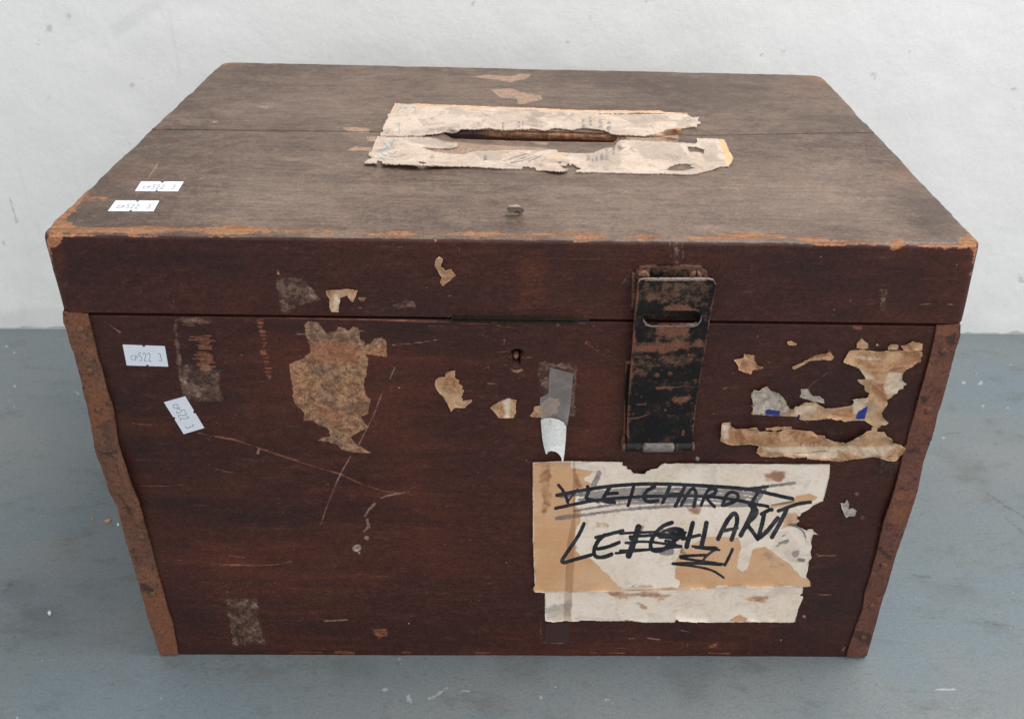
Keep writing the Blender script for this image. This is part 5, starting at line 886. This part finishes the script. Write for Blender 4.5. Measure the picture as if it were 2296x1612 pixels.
# ---- price stickers
GL = {'C': [[(.9, .2), (.6, 0), (.25, .1), (.05, .5), (.25, .9), (.6, 1), (.9, .8)]], 'P': [[(.1, 1), (.1, 0), (.65, 0), (.9, .25), (.65, .52), (.1, .52)]],
      '5': [[(.85, 0), (.2, 0), (.15, .42), (.55, .38), (.85, .6), (.75, .92), (.4, 1), (.1, .88)]], '2': [[(.1, .2), (.35, 0), (.75, .05), (.85, .3), (.6, .6), (.1, 1), (.9, 1)]],
      '3': [[(.15, .1), (.5, 0), (.8, .15), (.75, .4), (.45, .48), (.8, .58), (.85, .85), (.5, 1), (.1, .88)]]}
def sticker(k, quad, plane, parent, label):
    q = fx(k, quad); bi = lambda u, v: (q[0]*(1-u)+q[1]*u)*(1-v)+(q[3]*(1-u)+q[2]*u)*v
    st = []
    for ch, u0, w, v0, h in (('C', .13, .085, .50, .24), ('P', .235, .075, .50, .24), ('5', .33, .085, .36, .40), ('2', .435, .085, .36, .40), ('2', .54, .085, .36, .40), ('3', .80, .085, .36, .40)):
        for l in GL[ch]: st.append(('s', smooth_pts([bi(u0+a*w, v0+b*h) for a, b in l], 1), np.float64(.80 if plane is fr else .95), .12))
    s = lambda XY, d: np.minimum(np.minimum(d, np.hypot(*((XY-bi(.5, .0))/A_(1, 1)).T)-3.4), np.hypot(*(XY-bi(.5, 1)).T)-3.0)
    o = sheet('price_sticker', q, M_stick, parent, plane, off=.0003, step=.55, sfun=s, curl=lambda XY: .0002*(.5+.5*fbm(XY[:, 0]/40, XY[:, 1]/30)), thick=.0003, attrs={'ink': st}); o['label'] = label
sticker('A', [(768, 747), (1000, 747), (968, 800), (735, 798)], tp, lid, 'small white sticker printed CP522 3, the farther one on the lid')
sticker('A', [(630, 850), (867, 851), (835, 908), (587, 907)], tp, lid, 'small white sticker printed CP522 3, the nearer one on the lid')
sticker('J', [(1113, 443), (1495, 457), (1527, 641), (1150, 630)], fr, body, 'small white sticker printed CP522 3, straight one on the front')
sticker('J', [(1680, 911), (1853, 1197), (1668, 1253), (1488, 965)], fr, body, 'small white sticker printed CP522 3, tilted one on the front')

# ---- things lying about
def flake(name, k, pts, mat, plane, n, off, curl, label, cat, th=.0004, pc=None):
    c = plane(fx(k, pts), 0).mean(0)
    o = sheet(name, fx(k, pts), mat, None, plane, nrm=n, off=off, step=.8, rag=(.5, 3), curl=curl, thick=th, back=True)
    me = o.data; d = BASE-c; v = np.zeros(len(me.vertices)*3, np.float32); me.vertices.foreach_get('co', v); v = v.reshape(-1, 3)+d.astype(np.float32)
    me.vertices.foreach_set('co', v.ravel()); me.update(); o.location = c; o['label'] = label; o['category'] = cat
    if cat != 'flake': o['group'] = cat+'s on the floor'
    return o
M_leaf = mk_rust('dry_leaf', (.24, .19, .15), (.32, .26, .21), (.12, .09, .07))
flake('dry_flake', 'B', [(915, 870), (945, 862), (938, 848), (950, 833), (985, 829), (1010, 838), (1027, 855), (1015, 878), (985, 868)], M_leaf, tp, TNv, .0006, lambda q: .005*np.clip((fx('B', [(0, 874)])[0, 1]-q[:, 1])/15, 0, 1)**1.2, 'small curled grey-brown flake standing up on the lid between paper and front edge', 'flake')
fl_ = lambda XY, o=0: hit(XY, O0, Z, o)
M_chip = NT('orange_wood_chip').done((.50, .27, .13), .8); M_chip2 = NT('white_paint_chip').done((.70, .70, .68), .7)
flake('wood_chip', 'K', [(612, 447), (625, 440), (648, 438), (645, 448), (632, 455), (618, 454)], M_chip, fl_, Z, .0012, None, 'tiny orange wood chip on the grey floor left of the box', 'wood chip', .0012)
flake('paint_chip', 'K', [(684, 466), (694, 462), (700, 470), (696, 476), (688, 474)], M_chip2, fl_, Z, .0010, None, 'tiny white paint chip on the floor against the left corner strip', 'paint chip', .001)
flake('paint_chip', 'K', [(278, 985), (290, 974), (300, 984), (296, 994), (284, 996)], M_chip2, fl_, Z, .0010, None, 'white paint chip on the floor at the far left near dark smears', 'paint chip', .001)
flake('wood_chip', 'K', [(534, 432), (544, 430), (546, 440), (538, 441)], M_chip, fl_, Z, .0010, None, 'smallest tan crumb on the floor left of the orange wood chip', 'wood chip', .001)

# fine grit scattered on the floor
def grit():
    V = []; F = []
    for i in range(170):
        x, y = random.uniform(-.5, .5), random.uniform(-.26, .42)
        if -.24 < x < .24 and y > -.012: continue
        sz = random.choice([.0002, .0003, .0003, .0005]); a = random.uniform(0, 3); b = len(V)
        for k in range(5): V.append((x+sz*math.cos(a+k*1.257)*random.uniform(.6, 1.4), y+sz*math.sin(a+k*1.257)*random.uniform(.6, 1.4), 0))
        V.append((x, y, sz*.9)); F += [(b+k, b+(k+1) % 5, b+5) for k in range(5)]
    t = NT('grit_mix'); c = t.mix(t.rng(t.noise(40, (1, 1, 1), 1, .5), .49, .51), (.05, .045, .04), (.5, .5, .48))
    o = mesh_from('grit', V, F, t.done(c, .8), None, None, False, base=O0); o['kind'] = 'stuff'; o['label'] = 'fine grit and crumbs scattered over the grey floor'
grit()
